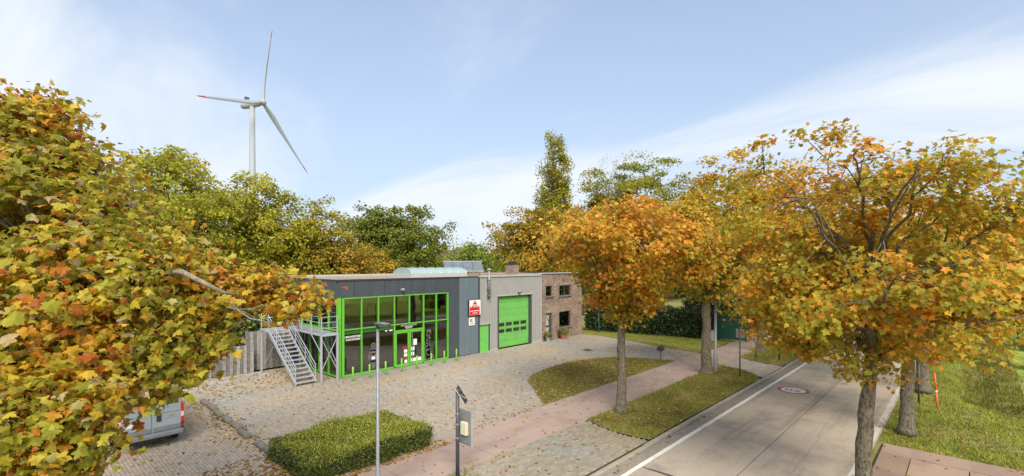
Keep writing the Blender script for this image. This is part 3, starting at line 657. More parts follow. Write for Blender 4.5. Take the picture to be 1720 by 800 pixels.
# wall lamps
def wall_lamp(y, z):
    l = MB().box(X+0.02, X+0.07, y-.06, y+.06, z-.06, z+.06).build('wall_lamp', M['trim'], b)
    MB().tube([(X+0.07, y, z), (X+0.2, y, z), (X+0.32, y, z-.05)], [0.04, 0.11, 0.13], 10).build('shade', M['galv'], l, smooth=True)
wall_lamp(18.65, 5.25); wall_lamp(30.3, 4.62)
# vent duct
vd = MB().tube([(X+0.16, 26.75, 6.45), (X+0.16, 26.75, 4.55)], 0.11, 12).build('vent_duct', M['galv'], b, smooth=True)
MB().tube([(X+0.16, 26.75, 4.6), (X+0.16, 26.72, 4.42), (X+0.3, 26.65, 4.36)], [0.11, 0.13, 0.12], 10).build('elbow', M['dgalv'], vd, smooth=True)
MB().lathe((X+0.16, 26.75, 6.45), [(0.12, 0), (0.2, .04), (0.17, .14), (0.02, .18)], 12).build('cowl', M['galv'], vd)
for z in (5.0, 5.7): MB().box(X+0.0, X+0.3, 26.62, 26.88, z-.02, z+.02).build('bracket', M['galv'], vd)
# roof light: barrel vault of ribs and panes
sk = empty('skylight', (0, 0, 0)); sk.parent = b; sk.location = Vector((-32.25, 24.4, 5.9)) - wloc(b)
MB().box(-33.5, -31.0, 21.6, 27.3, 5.9, 6.22).build('kerb_frame', M['trim'], sk)
def arch(y, r=1.22, h=0.44, n=12): return [(-32.25 + r * math.cos(math.pi * k / n), y, 6.22 + h * math.sin(math.pi * k / n)) for k in range(n + 1)]
npan = 6; yy = [21.65 + i * (5.6 / npan) for i in range(npan + 1)]
for i in range(npan):
    A, B_ = arch(yy[i] + .02), arch(yy[i+1] - .02); n = len(A)
    MB().add(A + B_, [(k, k+1, n+k+1, n+k) for k in range(n-1)]).build('pane', M['poly'], sk, smooth=True)
for y in yy: MB().tube(arch(y, 1.235, 0.455), 0.028, 6).build('rib', M['alu'], sk)
for y in (21.64, 27.26): MB().add(arch(y), [tuple(range(13))]).build('end_pane', M['poly'], sk)
# solar array on the roof
so = empty('solar_array', (0, 0, 0)); so.parent = b; so.location = Vector((-33.0, 32.0, 5.9)) - wloc(b)
A0, A1 = Vector((-35.35, 28.35, 6.30)), Vector((-32.55, 30.75, 6.30)); upv = Vector((-1.15, 0.75, 0.92))
for i in range(4):
    p, q = A0.lerp(A1, i / 4), A0.lerp(A1, (i + 1) / 4 - 0.012); nn = (q - p).cross(upv).normalized() * 0.04
    vs = [p, q, q + upv, p + upv]; MB().add(vs + [v - nn for v in vs], [(0,1,2,3),(7,6,5,4),(0,4,5,1),(1,5,6,2),(2,6,7,3),(3,7,4,0)]).build('solar_panel', M['solar'], so)
fr_ = MB(); fr_.bar(A0 + upv, A1 + upv, .05, .07); fr_.bar(A0, A1, .05, .07)
for t in (0.05, 0.95): pt_ = A0.lerp(A1, t); fr_.bar(pt_ + upv, Vector(((pt_ + upv).x, (pt_ + upv).y, 5.9)), .05, .05); fr_.bar(pt_, Vector((pt_.x, pt_.y, 5.9)), .05, .05)
fr_.build('support_frame', M['alu'], so)
# signs on the blue-grey panels
s1 = empty('shop_sign', (X+0.1, 25.15, 3.0), 'red and white square light box sign hung on the slate panel', 'sign')
MB().box(X+0.075, X+0.24, 24.55, 25.78, 3.00, 4.22).build('cabinet', M['dtrim'], s1)
MB().box(X+0.242, X+0.25, 24.58, 25.75, 3.03, 4.19).build('face', M['white'], s1, bevel=0.003)
MB().prism([(0,0)], 0, 1) if False else None
MB().box(X+0.252, X+0.258, 24.60, 25.64, 3.05, 3.62).build('red_field', M['red'], s1)
em = MB(); ring_x = X + 0.256
def ring2(mb, y, z, r0, r1, n=16, x=None):
    b0 = len(mb.v)
    for r in (r0, r1):
        for k in range(n): a = 2*math.pi*k/n; mb.v.append((x or ring_x, y + r*math.cos(a), z + r*math.sin(a)))
    mb.f += [(b0+k, b0+n+k, b0+n+(k+1)%n, b0+(k+1)%n) for k in range(n)]
ring2(em, 25.02, 3.86, 0.05, .11); ring2(em, 25.27, 3.86, .05, .11)
em.add([(ring_x, 25.0, 3.9), (ring_x, 25.28, 3.9), (ring_x, 25.2, 4.08), (ring_x, 25.08, 4.08)], [(0,1,2,3)]); ring2(em, 25.16, 4.10, 0, .05)
em.build('emblem', M['red'], s1)
for i, wd in enumerate((.12, .16, .10, .14, .10, .12)): MB().box(X+0.260, X+0.264, 24.66 + i*.165, 24.66 + i*.165 + wd*.85, 3.50, 3.74).build('letter_block', M['red'], s1)
for i in range(9): MB().box(X+0.260, X+0.264, 24.68 + i*.105, 24.755 + i*.105, 3.32, 3.39).build('letter_block', M['white'], s1)
for i in range(5): MB().box(X+0.260, X+0.264, 24.88 + i*.105, 24.955 + i*.105, 3.16, 3.22).build('letter_block', M['white'], s1)
s2 = empty('small_sign', (X+0.08, 24.97, 2.24), 'small white square sign with black letter below the red sign', 'sign')
MB().box(X+0.075, X+0.10, 24.67, 25.27, 2.24, 2.87).build('board', M['white'], s2)
text('K:', 0.34, (X+0.104, 24.93, 2.60), FX_ROT, M['black'], s2, bold=0.01)
for i in range(5): MB().box(X+0.101, X+0.105, 24.76 + i*.09, 24.82 + i*.09, 2.34, 2.39).build('letter_block', M['black'], s2)

# ------------------------------------------------------------------ brick house
h = empty('brick_house', (X, 36.5, 0), 'two storey flat roofed brick house beside the metal workshop', 'house')
def wallgrid(name, y0, y1, z0, z1, holes, x0, x1, mt, parent):
    mb = MB(); ysn = sorted({y0, y1, *[q for k in holes for q in k[:2]]})
    for a_, c_ in zip(ysn[:-1], ysn[1:]):
        hz = sorted([(k[2], k[3]) for k in holes if k[0] <= a_ + 1e-6 and k[1] >= c_ - 1e-6]); z = z0
        for p, q in hz + [(z1, z1)]:
            if p > z + 1e-6: mb.box(x0, x1, a_, c_, z, p)
            z = q
    return mb.build(name, mt, parent)
HH = [(34.04, 35.03, 0.08, 2.45), (34.04, 35.03, 4.0, 4.96), (36.05, 37.88, 0.98, 2.47), (36.05, 37.88, 3.96, 4.95)]
wallgrid('front_wall', 33.42, 39.6, 0, 6.08, HH, X-0.32, X-0.02, M['brick'], h)
for (y0, y1) in ((33.42, 34.0), (35.12, 35.98), (37.95, 39.6)): MB().box(X-0.018, X+0.05, y0, y1, 0.0, 5.95 if y0 > 34 else 6.0).build('pilaster', M['brick'], h)
MB().box(-38.0, X-0.33, 39.30, 39.6, 0, 6.08).build('side_wall', M['brick'], h); MB().box(-38.0, -37.7, 33.42, 39.29, 0, 6.08).build('rear_wall', M['brick'], h)
hr = MB().box(-37.7, X-0.34, 33.42, 39.29, 5.85, 5.95).build('roof', M['roof'], h)
MB().box(X-0.36, X+0.09, 33.42, 39.66, 6.08, 6.16).build('coping', M['trim'], h); MB().box(-38.05, X-0.37, 39.26, 39.66, 6.08, 6.16).build('coping', M['dtrim'], h)
ch = MB().box(-33.3, -32.4, 34.4, 35.3, 5.95, 6.95).build('chimney', M['brick'], h); MB().box(-33.38, -32.32, 34.32, 35.38, 6.95, 7.03).build('cap', M['dtrim'], ch); MB().box(-33.1, -32.6, 34.6, 35.1, 7.03, 7.2).build('flue', M['dtrim'], ch)
def hwin(y0, y1, z0, z1, mull, blind=False):
    wd = MB(); t = 0.07; xa, xb = X-0.2, X-0.12
    wd.box(xa, xb, y0, y0+t, z0, z1); wd.box(xa, xb, y1-t, y1, z0, z1); wd.box(xa, xb, y0+t, y1-t, z0, z0+t); wd.box(xa, xb, y0+t, y1-t, z1-t, z1)
    for mlt in mull: wd.box(xa, xb, mlt-.05, mlt+.05, z0+t, z1-t)
    o = wd.build('window', M['frame'], h)
    e_ = [y0+t] + [q for mlt in mull for q in (mlt-.05, mlt+.05)] + [y1-t]
    for i in range(0, len(e_), 2): MB().box(X-0.17, X-0.16, e_[i], e_[i+1], z0+t, z1-t).build('pane', M['glass2'], o)
    if blind: MB().box(X-0.24, X-0.22, y0+t, y1-t, z0+t, z1-t).build('blind', M['blind'], o)
    MB().box(X-0.2, X+0.09, y0-.1, y1+.1, z0-.09, z0-.005).build('sill', M['sill'], o)
hwin(34.04, 35.03, 4.0, 4.96, [], True); hwin(36.05, 37.88, 3.96, 4.95, [37.0]); hwin(36.05, 37.88, 0.98, 2.47, [])
MB().box(-32, -31.9, 33.5, 39.2, 0, 5.8).build('inner_wall', M['interior'], h)
for y in (36.3, 37.5): MB().box(X-0.4, X-0.36, y-.16, y+.2, 3.98, 4.93).build('curtain', M['blind'], h)
hd = MB().box(X-0.22, X-0.12, 34.06, 35.01, 0.10, 2.43).build('door', M['frame'], h)
for (p, q) in (((34.2, .35), (34.9, 1.3)), ((34.9, 1.3), (34.2, 2.2))): MB().bar((X-0.10, p[0], p[1]), (X-0.10, q[0], q[1]), .03, .09, (1,0,0)).build('door_bar', M['anthra'], hd)
for z0, z1 in ((.3, 1.15), (1.35, 2.25)): MB().box(X-.118, X-.112, 34.2, 34.62, z0, z1).build('door_pane', M['blind'], hd)
MB().tube([(X-.1, 34.93, 1.05), (X-.05, 34.93, 1.05), (X-.05, 34.82, 1.05)], .012, 6).build('handle', M['galv'], hd)
MB().box(X-0.1, X+0.3, 33.95, 35.15, 0.0, 0.08).build('doorstep', M['sill'], h)

# ------------------------------------------------------------------ outside stair with landing
st = empty('metal_stair', (-29.8, 12.6, 0), 'galvanised outdoor stair and landing beside the glass corner', 'stair')
y0s, y1s, xb_, xt_, ht = 11.55, 12.70, -27.75, -31.95, 2.80
for y in (y0s, y1s): MB().bar((xb_, y, 0.06), (xt_, y, ht), 0.05, 0.22).build('stringer', M['sgalv'], st)
for i in range(13):
    t = (i + 0.5) / 13.5; x = xb_ + (xt_ - xb_) * t; z = ht * t + 0.06
    MB().box(x - 0.15, x + 0.13, y0s + .03, y1s - .03, z - 0.02, z + 0.02).build('tread', M['sgalv'], st)
for y in (y0s, y1s):
    for k, hh in enumerate((0.98, 0.72, 0.46)):
        MB().tube([(xb_ - .05, y, 0.1 + hh), (xt_, y, ht + hh)], 0.024 if k == 0 else 0.015, 6).build('handrail' if k == 0 else 'rail', M['sgalv'], st)
    for t in (0.02, 0.35, 0.68, 1.0):
        x = xb_ + (xt_ - xb_) * t; z = ht * t; MB().tube([(x, y, z + .05), (x, y, z + 1.0)], 0.022, 6).build('baluster', M['sgalv'], st)
MB().box(-33.1, -31.95, 11.45, 12.98, 2.70, 2.82).build('landing', M['sgalv'], st); MB().box(-33.1, -27.58, 12.99, 14.0, 2.70, 2.82).build('walkway', M['sgalv'], st)
for i in range(10): MB().box(-33.0 + i*.545, -32.98 + i*.545, 13.02, 13.98, 2.822, 2.828).build('grating_bar', M['dgalv'], st)
PS = [(-27.64, 12.95), (-27.64, 13.95), (-32.95, 11.5), (-32.95, 13.95), (-30.3, 12.97)]
for i, (x, y) in enumerate(PS):
    if i < 4: MB().box(x-.05, x+.05, y-.05, y+.05, 0.0, 2.70).build('post', M['sgalv'], st)
for (p, q) in (((-27.64, 12.95, .6), (-27.64, 13.95, 2.6)), ((-27.64, 13.95, .6), (-27.64, 12.95, 2.6)), ((-32.9, 11.5, .1), (-31.0, 11.5, 1.9)), ((-27.64, 12.95, 1.7), (-29.0, 12.97, 2.7)), ((-27.7, 13.95, 1.0), (-29.6, 13.95, 2.7))):
    MB().bar(p, q, .035, .035).build('brace', M['sgalv'], st)
rp = [(-27.64, 12.97), (-29.0, 12.97), (-30.4, 12.97), (-31.9, 12.97), (-27.64, 13.95), (-32.95, 11.5), (-32.95, 13.95)]
for x, y in rp: MB().box(x-.025, x+.025, y-.025, y+.025, 2.82, 3.85).build('baluster', M['sgalv'], st)
for hh in (3.83, 3.5, 3.16):
    MB().tube([(-27.64, 13.95, hh), (-27.64, 12.97, hh), (-31.9, 12.97, hh)], .02, 6).build('rail', M['sgalv'], st)
    MB().tube([(-31.95, 11.5, hh), (-32.95, 11.5, hh), (-32.95, 13.95, hh)], .02, 6).build('rail', M['sgalv'], st)
MB().box(-27.70, -27.58, 12.88, 12.89, 1.25, 1.6).build('switch_box', M['trim'], st)

# ------------------------------------------------------------------ fences by the stair
def board_fence(name, label, p0, p1, ht, bw, seed, z0=0.0):
    p0, p1 = Vector(p0), Vector(p1); L_ = (p1 - p0).length; d = (p1 - p0) / L_; g = np.random.default_rng(seed); n = int(L_ / bw)
    f = empty(name, (p0.x, p0.y, 0), label, 'fence'); nrm = Vector((d.y, -d.x))
    for i in range(n):
        c = p0 + d * (bw * (i + .5)); off = nrm * (0.03 if i % 2 else -0.02); hh = ht + g.normal(0, .01)
        a_ = c - d * (bw * .5) + off; e_ = c + d * (bw * .5) + off
        MB().bar((a_.x, a_.y, z0 + hh/2), (e_.x, e_.y, z0 + hh/2), 0.022, hh).build('board', M[('fence', 'fence3', 'fence2', 'fence3', 'fence2')[int(g.integers(0, 5))] if i % 2 else 'fence3'], f)
    k = 0.0
    while k <= L_ + .01:
        c = p0 + d * k - nrm * .07; MB().box(c.x-.05, c.x+.05, c.y-.05, c.y+.05, 0, ht + .06).build('post', M['timber'], f); k += 1.8
    for z in (.35, ht - .3):
        a_ = p0 - nrm * .045; e_ = p1 - nrm * .045; MB().bar((a_.x, a_.y, z), (e_.x, e_.y, z), .03, .08).build('rail', M['timber'], f)
board_fence('board_fence', 'weathered grey vertical board fence along the paving left of the stair', (-33.45, 2.0), (-33.45, 11.3), 1.8, 0.2, 1)
board_fence('board_fence', 'taller grey board fence standing behind the metal stair', (-34.1, 11.0), (-34.1, 14.1), 2.55, 0.2, 2)

# ------------------------------------------------------------------ green bollards before the glass
bol_names = ['closest to the stair', 'second from the stair', 'third from the stair', 'left of the double door', 'before the right door leaf', 'third from the dark wall panels', 'second from the dark wall panels', 'farthest from the stair']
bm_ = MB().lathe((0, 0, 0), [(0.055, -.02), (0.055, .86), (0.045, .89), (0.0, .895)], 12)
for i, y in enumerate([14.31, 15.42, 16.55, 17.75, 18.95, 20.15, 21.3, 22.43]):
    x = -26.42 - 0.03 * i
    e = empty('bollard', (x, y, 0), 'lime green bollard ' + bol_names[i], 'bollard', 'green bollards before the shop glass')
    if i == 0: pm = bm_.build('post', M['bollard'], None, smooth=True); bmesh_ = pm.data; bpy.data.objects.remove(pm)
    link('post', bmesh_, e)
    MB().lathe((x, y, 0), [(0.085, 0.0), (0.085, .012), (0.06, .016)], 12).build('base_plate', M['bollard'], e)

# ------------------------------------------------------------------ flower pots, letter box
def norm(a): return a / np.maximum(np.linalg.norm(a, axis=-1, keepdims=True), 1e-9)
KITE_T = np.array([(0,0,0),(.42,.42,.12),(0,1,-.1),(-.42,.42,.12)], float); KITE_F = np.array([(0,1,2),(0,2,3)])
half = [(0.12,-.06),(.44,-.04),(.33,.16),(.68,.44),(.31,.54)]
_o = [(0,0)] + half + [(0,1.0)] + [(-x, y) for x, y in reversed(half)]
STAR_T = np.array([(0,.30,.0)] + [(x, y, 0.22*abs(x) - 0.16*(y-.3)**2) for x, y in _o], float); _n = len(_o)
STAR_F = np.array([(0, 1+i, 1+(i+1) % _n) for i in range(_n)])
halfD = [(.15,-.08),(.42,-.10),(.40,.06),(.36,.16),(.58,.20),(.74,.44),(.55,.47),(.46,.58),(.30,.52),(.31,.74),(.15,.80)]
_o2 = [(0,.02)] + halfD + [(0,1.05)] + [(-x, y) for x, y in reversed(halfD)]; _n2 = len(_o2)
def maple_template(curl, fold, tw):
    return np.array([(0,.28,.03)] + [(x, y, fold*abs(x) - curl*(abs(y-.3)**1.6 + .8*abs(x)**2) + tw*x*y) for x, y in _o2], float)
MAPLE_F = np.array([(0, 1+i, 1+(i+1) % _n2) for i in range(_n2)])

def leaf_frames(nrm, tipdir, g):
    z = norm(nrm); y = norm(tipdir - (tipdir * z).sum(1, keepdims=True) * z); x = np.cross(y, z)
    return np.stack([x, y, z], 1)
def pick_colors(pal, n, g):
    w_ = np.array([p[1] for p in pal], float); w_ /= w_.sum(); return np.array([p[0] for p in pal])[g.choice(len(pal), n, p=w_)]
def shape_noise(d, seed, amp):
    g = np.random.default_rng(seed); r = np.zeros(len(d))
    for k in range(7):
        a_ = norm(g.normal(size=3)); r += np.sin(d @ a_ * (2.2 + 0.9 * k) + g.random() * 6.28) / (1 + .25 * k)
    return 1 + amp * r / 2.2

def bez(p0, p1, p2, n):
    t = np.linspace(0, 1, n)[:, None]; return (1-t)**2 * p0 + 2*t*(1-t) * p1 + t**2 * p2
def make_tree(name, label, base, ztop, crown, r_trunk, fork, n_cl, n_leaf, size, pal, seed, group=None, cat='tree', bark='bark', tpl='kite',
              amp=0.22, pad=(0.55, 0.55, 0.26), shell=0.45, n_limb=11, top_pal=None, lean=(0, 0), droop=0.3, twig=True, fill=1.0, trunk_to=0.72, gnorm=0.55, open_=0.0, taper=0.35):
    """crown = (center z, rx, ry, r_up, r_down). Clusters of leaves on twigs that grow from limbs that grow from the trunk."""
    g = np.random.default_rng(seed); bx, by = base; zb = crown[0]
    root = empty(name, (bx, by, 0), label, cat, group)
    cc = np.array([bx + lean[0], by + lean[1], zb])
    def radii(d): return np.stack([np.full(len(d), crown[1]), np.full(len(d), crown[2]), np.where(d[:, 2] > 0, crown[3], crown[4])], 1)
    # trunk
    zt = fork + (ztop - fork) * trunk_to
    tn = 10; tt = np.linspace(0, 1, tn); tz = -0.05 + tt * (zt + .05)
    wob = np.cumsum(g.normal(0, .03, (tn, 2)), 0) * (r_trunk / .2) * np.minimum(1, tt[:, None] * 2)
    tp = np.concatenate([np.array([[bx, by]]) + wob + np.outer(tt**1.5, np.array(lean)) * .8, tz[:, None]], 1)
    rad = r_trunk * (1 - 0.25 * np.minimum(1, tz / fork) - 0.62 * np.clip((tz - fork) / max(.1, zt - fork), 0, 1)); rad[0] *= 1.35
    mb = MB(); 
    # finer trunk rings low down so that the flare shows
    low_z = [-.05, .12, .35, .8]; pts = [(bx, by, z) for z in low_z]; rr = [r_trunk * k for k in (1.55, 1.28, 1.08, 1.0)]
    fine = np.linspace(1.1, zt, max(8, int(zt * 2.2)))
    for z in fine:
        pts.append((float(np.interp(z, tz, tp[:, 0])) + g.normal(0, .022) * r_trunk / .24, float(np.interp(z, tz, tp[:, 1])) + g.normal(0, .022) * r_trunk / .24, float(z)))
        rr.append(float(np.interp(z, tz, rad)) * (1 + g.normal(0, .045)))
    mb.tube(pts, rr, 14)
    mb.build('trunk', M[bark], root, smooth=True)
    tpn = np.array(pts)
    # limbs
    lb = MB(); samples = [tpn[tpn[:, 2] > fork]]
    for k in range(n_limb):
        t = (k + .5) / n_limb; zs = fork + (zt - fork) * t ** 1.1
        s0 = np.array([np.interp(zs, tpn[:, 2], tpn[:, 0]), np.interp(zs, tpn[:, 2], tpn[:, 1]), zs])
        a_ = k * 2.4 + g.normal(0, .3); el = -0.15 + 1.15 * t + g.normal(0, .12)
        d = np.array([[math.cos(a_) * math.cos(el), math.sin(a_) * math.cos(el), math.sin(el)]])
        e_ = cc + (d * radii(d) * shape_noise(d, seed, amp)[:, None] * .86)[0]
        mid = s0 * .5 + e_ * .5 + np.array([0, 0, 0.12 * np.linalg.norm(e_ - s0)])
        q = bez(s0, mid, e_, 9); q[1:-1] += g.normal(0, .05, (7, 3)); r0 = r_trunk * (.37 - .16 * t)
        lb.tube(q, list(np.linspace(r0, .015, 9)), 6); samples.append(q[2:])
        for _ in range(2):
            j = g.integers(2, 6); a2 = norm(e_ - s0 + g.normal(0, 1, 3) * np.linalg.norm(e_ - s0) * .55); e2 = q[j] + a2 * np.linalg.norm(e_ - q[j]) * .8
            q2 = bez(q[j], (q[j] + e2) / 2 + np.array([0, 0, .2]), e2, 6); lb.tube(q2, list(np.linspace(r0 * .5, .012, 6)), 5); samples.append(q2[1:])
    S = np.concatenate(samples)
    # clusters
    d = norm(g.normal(size=(n_cl, 3))); rr_ = g.random(n_cl) ** shell
    lim = shape_noise(d, seed, amp)
    Cc = cc + d * radii(d) * (rr_ * lim)[:, None]
    tf = 1 - taper * np.clip(-(Cc[:, 2] - zb) / crown[4], 0, 1); Cc[:, :2] = cc[:2] + (Cc[:, :2] - cc[:2]) * tf[:, None]
    if open_ > 0: keep = vnoise(Cc, 1.3, seed + 3) > open_; Cc, d, rr_ = Cc[keep], d[keep], rr_[keep]
    n_cl = len(Cc)
    if twig:
        for c in Cc:
            dist = np.linalg.norm(S - c, axis=1); s0 = S[dist.argmin()]
            if dist.min() < .15: continue
            q = bez(s0, (s0 + c) / 2 + np.array([0, 0, .12]), c, 4); lb.tube(q, [.022, .016, .012, .006], 3, cap=False)
    lb.build('branches', M[bark], root, smooth=True)
    # leaves
    per = np.maximum(4, (n_leaf / n_cl * np.clip(g.lognormal(0, .45, n_cl), .35, 2.2))).astype(int); idx = np.repeat(np.arange(n_cl), per); n = len(idx)
    csz = np.clip(g.lognormal(0, .3, n_cl), .55, 1.7)
    off = norm(g.normal(size=(n, 3))) * (1.75 * g.random((n, 1)) ** .5) * np.array(pad) * csz[idx][:, None]; off[:, 2] -= droop * .3 * (off[:, 0]**2 + off[:, 1]**2)
    P = Cc[idx] + off
    outw = norm(P - cc); nr = norm(gnorm * outw + np.array([0, 0, .55]) + g.normal(0, .55, (n, 3)))
    tip = norm(outw * .6 + np.array([0, 0, -droop]) + g.normal(0, .6, (n, 3)))
    fr = leaf_frames(nr, tip, g)
    topw = np.clip((Cc[:, 2] - zb) / crown[3] * .6 + (rr_ - .6) * .9 + g.normal(0, .35, n_cl), -1, 1)
    base_c = pick_colors(pal, n_cl, g)
    if top_pal:
        tcol = pick_colors(top_pal, n_cl, g); base_c = np.where((topw > .12)[:, None], tcol, base_c)
    lp = pick_colors(pal, n, g)
    if top_pal: lp = np.where((topw[idx] > .12)[:, None], pick_colors(top_pal, n, g), lp)
    mixf = (g.random(n) < .5)[:, None]; col = np.where(mixf, base_c[idx], lp) * np.clip(g.normal(1, .16, n), .6, 1.5)[:, None]
    T, F = (KITE_T, KITE_F) if tpl == 'kite' else (STAR_T, STAR_F)
    V, FF, CC = instance_np(T, F, P, fr, size * np.clip(g.normal(1, .22, n), .5, 1.6), col)
    np_mesh('crown', V, FF, M['leaf'], CC, parent=root)
    return root

# palettes (leaf colours)
ORANGE = [((.70,.33,.035),4),((.62,.25,.024),2.5),((.70,.42,.05),3.5),((.50,.17,.02),.7),((.50,.37,.042),2.2)]
GOLD = [((.66,.44,.042),4),((.70,.50,.065),3),((.62,.35,.03),3),((.46,.38,.042),2.5),((.64,.30,.03),1.5)]
OLIVE = [((.38,.34,.036),4),((.47,.40,.042),3),((.29,.28,.032),2.5),((.56,.42,.046),3),((.58,.33,.035),1.8)]
YGREEN = [((.46,.45,.045),4),((.40,.41,.04),4),((.54,.48,.055),3),((.32,.33,.036),2),((.52,.40,.045),1)]
GREEN = [((.21,.26,.037),4),((.27,.31,.043),3),((.17,.21,.032),3),((.34,.32,.048),1.5)]
MIDG = [((.26,.34,.053),4),((.32,.39,.06),3),((.21,.28,.048),2)]
BROWN = [((.46,.34,.046),4),((.38,.31,.042),3),((.54,.33,.042),3),((.32,.27,.034),2)]
DARKG = [((.045,.072,.024),4),((.06,.095,.028),3),((.03,.05,.018),2)]
RUST = [((.58,.22,.035),3),((.62,.29,.035),3),((.48,.16,.025),1.5),((.50,.34,.04),2)]

# street maples west of the road
WG = 'maples along the footpath'; EG = 'maples on the far roadside verge'
make_tree('maple_tree', 'orange maple standing nearest on the left verge, before the brick house', (-11.9, 20.15), 9.9, (7.75, 4.0, 4.0, 2.4, 2.9), .235, 4.4, 220, 19000, .145, ORANGE + OLIVE, 21, WG, top_pal=ORANGE, tpl='star', pad=(.44,.44,.3), shell=.42, lean=(.1, .1), taper=.68, amp=.26)
make_tree('maple_tree', 'olive and gold maple on the left verge beside the grey lamp post', (-12.05, 30.8), 12.6, (8.3, 4.2, 4.2, 4.4, 4.0), .33, 4.4, 220, 15000, .22, OLIVE, 22, WG, top_pal=GOLD, pad=(.5,.5,.25), shell=.42)
make_tree('maple_tree', 'tall rust tipped maple behind the olive one on the left verge', (-12.0, 41.5), 15.8, (9.8, 5.0, 5.0, 5.9, 4.4), .33, 4.5, 190, 12500, .26, OLIVE, 23, WG, top_pal=RUST + GOLD[:2], pad=(.6,.6,.3))
make_tree('maple_tree', 'yellowing maple far along the left verge, beyond the rust tipped one', (-12.0, 53.0), 13.5, (8.8, 4.6, 4.6, 4.6, 4.4), .3, 4.0, 150, 9000, .30, OLIVE, 24, WG, top_pal=GOLD, pad=(.6,.6,.3))
# street maples east of the road
make_tree('maple_tree', 'nearest roadside maple at right with a thick mossy trunk and airy orange crown', (-2.12, 16.7), 10.7, (6.7, 4.0, 4.0, 4.6, 2.6), .225, 4.1, 430, 27000, .118, OLIVE + OLIVE[:2] + ORANGE[:3] + GOLD[2:3], 31, EG, top_pal=ORANGE[:4] + OLIVE + OLIVE[:2] + GOLD[2:4], tpl='star', pad=(.38,.38,.28), shell=.52, amp=.24, n_limb=17, trunk_to=.55, droop=.45, open_=.33, taper=.2)
make_tree('maple_tree', 'golden roadside maple behind the nearest trunk at right', (-1.84, 25.95), 9.7, (6.6, 4.4, 4.6, 3.9, 2.6), .26, 4.0, 180, 12500, .20, OLIVE, 32, EG, top_pal=GOLD, tpl='star', pad=(.45,.45,.22), taper=.3)
make_tree('maple_tree', 'third roadside maple on the right verge beside the dark post', (-1.8, 35.1), 10.3, (6.8, 4.0, 4.2, 3.5, 2.8), .3, 4.0, 150, 8500, .24, OLIVE, 33, EG, top_pal=GOLD, pad=(.5,.5,.25))
make_tree('maple_tree', 'fourth roadside maple on the right verge, half hidden', (-1.8, 45.5), 10.8, (7.0, 4.2, 4.4, 3.8, 3.0), .3, 4.0, 120, 6500, .28, OLIVE, 34, EG, top_pal=GOLD, pad=(.5,.5,.25))
make_tree('maple_tree', 'farthest maple closing the view down the road', (-1.8, 57.0), 11.5, (7.4, 4.4, 4.4, 4.0, 3.4), .3, 4.0, 120, 6000, .32, OLIVE, 35, EG, top_pal=GOLD, pad=(.55,.55,.28))
# trees behind the showroom and house
BG = 'trees behind the showroom'
make_tree('broadleaf_tree', 'tall yellow green tree behind the foreground maple, leftmost of the back row', (-46.5, 9.0), 17.0, (10.6, 5.8, 5.8, 6.2, 6.8), .3, 4, 280, 23000, .25, YGREEN, 41, BG, bark='bark2', pad=(.65,.65,.4), amp=.16)
make_tree('broadleaf_tree', 'rounded yellow green tree standing below the wind turbine', (-48.5, 15.8), 16.0, (9.6, 5.2, 5.2, 6.2, 6.5), .3, 4, 270, 22000, .25, YGREEN, 42, BG, bark='bark2', pad=(.65,.65,.4), amp=.16)
make_tree('broadleaf_tree', 'olive yellow tree sloping down towards the showroom roof', (-48.0, 20.6), 13.6, (8.0, 4.6, 4.6, 5.4, 5.5), .28, 3, 230, 17500, .25, YGREEN + BROWN[:2], 43, BG, bark='bark2', pad=(.65,.65,.4), amp=.18)
make_tree('broadleaf_tree', 'low brownish tree behind the left roof corner', (-47.0, 24.0), 10.8, (6.4, 3.6, 3.6, 4.2, 4.5), .25, 2.5, 150, 9500, .26, BROWN, 44, BG, bark='bark2', pad=(.6,.6,.4))
make_tree('broadleaf_tree', 'golden bush-like tree between the brown tree and the green tree', (-50.0, 29.6), 9.6, (5.6, 3.4, 3.4, 3.8, 4), .22, 2, 120, 7500, .27, BROWN + GOLD[:1], 45, BG, bark='bark2', pad=(.6,.6,.4))
make_tree('oak_tree', 'slender dark green tree touching the large oak on its left', (-54.5, 32.0), 15.2, (10.6, 3.0, 3.0, 4.4, 6), .28, 4, 110, 7000, .3, GREEN, 46, BG, bark='bark2', pad=(.65,.65,.4), amp=.35)
make_tree('oak_tree', 'large dark green oak rising above the showroom roof', (-53.0, 36.6), 16.2, (9.2, 5.0, 5.0, 6.6, 6.8), .35, 4, 200, 15000, .3, GREEN, 47, BG, bark='bark2', pad=(.65,.65,.42), amp=.28)
make_tree('willow_tree', 'small rounded fresh green tree behind the solar panels', (-44.3, 39.8), 10.6, (6.0, 4.0, 4.0, 4.4, 4.5), .25, 2.5, 140, 10000, .27, MIDG, 48, BG, bark='bark2', pad=(.5,.5,.5), droop=.9)
make_tree('broadleaf_tree', 'brown green tree behind the brick house chimney', (-41.0, 47.0), 14.6, (9.0, 5.2, 5.2, 6.4, 6.5), .3, 3, 230, 17000, .3, BROWN, 49, BG, bark='bark2', pad=(.65,.65,.42), amp=.3)
make_tree('poplar_tree', 'tall narrow columnar poplar above the orange maple', (-47.0, 59.5), 28.0, (15.0, 3.0, 3.0, 12.8, 12), .4, 3, 330, 23000, .28, YGREEN[:1] + OLIVE[:3] + YGREEN[3:], 50, BG, bark='bark2', pad=(.42,.42,.8), amp=.06, trunk_to=.85, taper=.1, n_limb=16, droop=.1)
make_tree('acacia_tree', 'thin flat topped green tree with visible limbs right of the poplar', (-34.2, 60.5), 21.5, (16.6, 7.2, 7.2, 5.2, 6.0), .32, 7, 130, 14000, .26, GREEN[:2] + OLIVE[:2], 51, BG, bark='bark2', pad=(1.0,1.0,.28), amp=.3, trunk_to=.6, open_=.4)
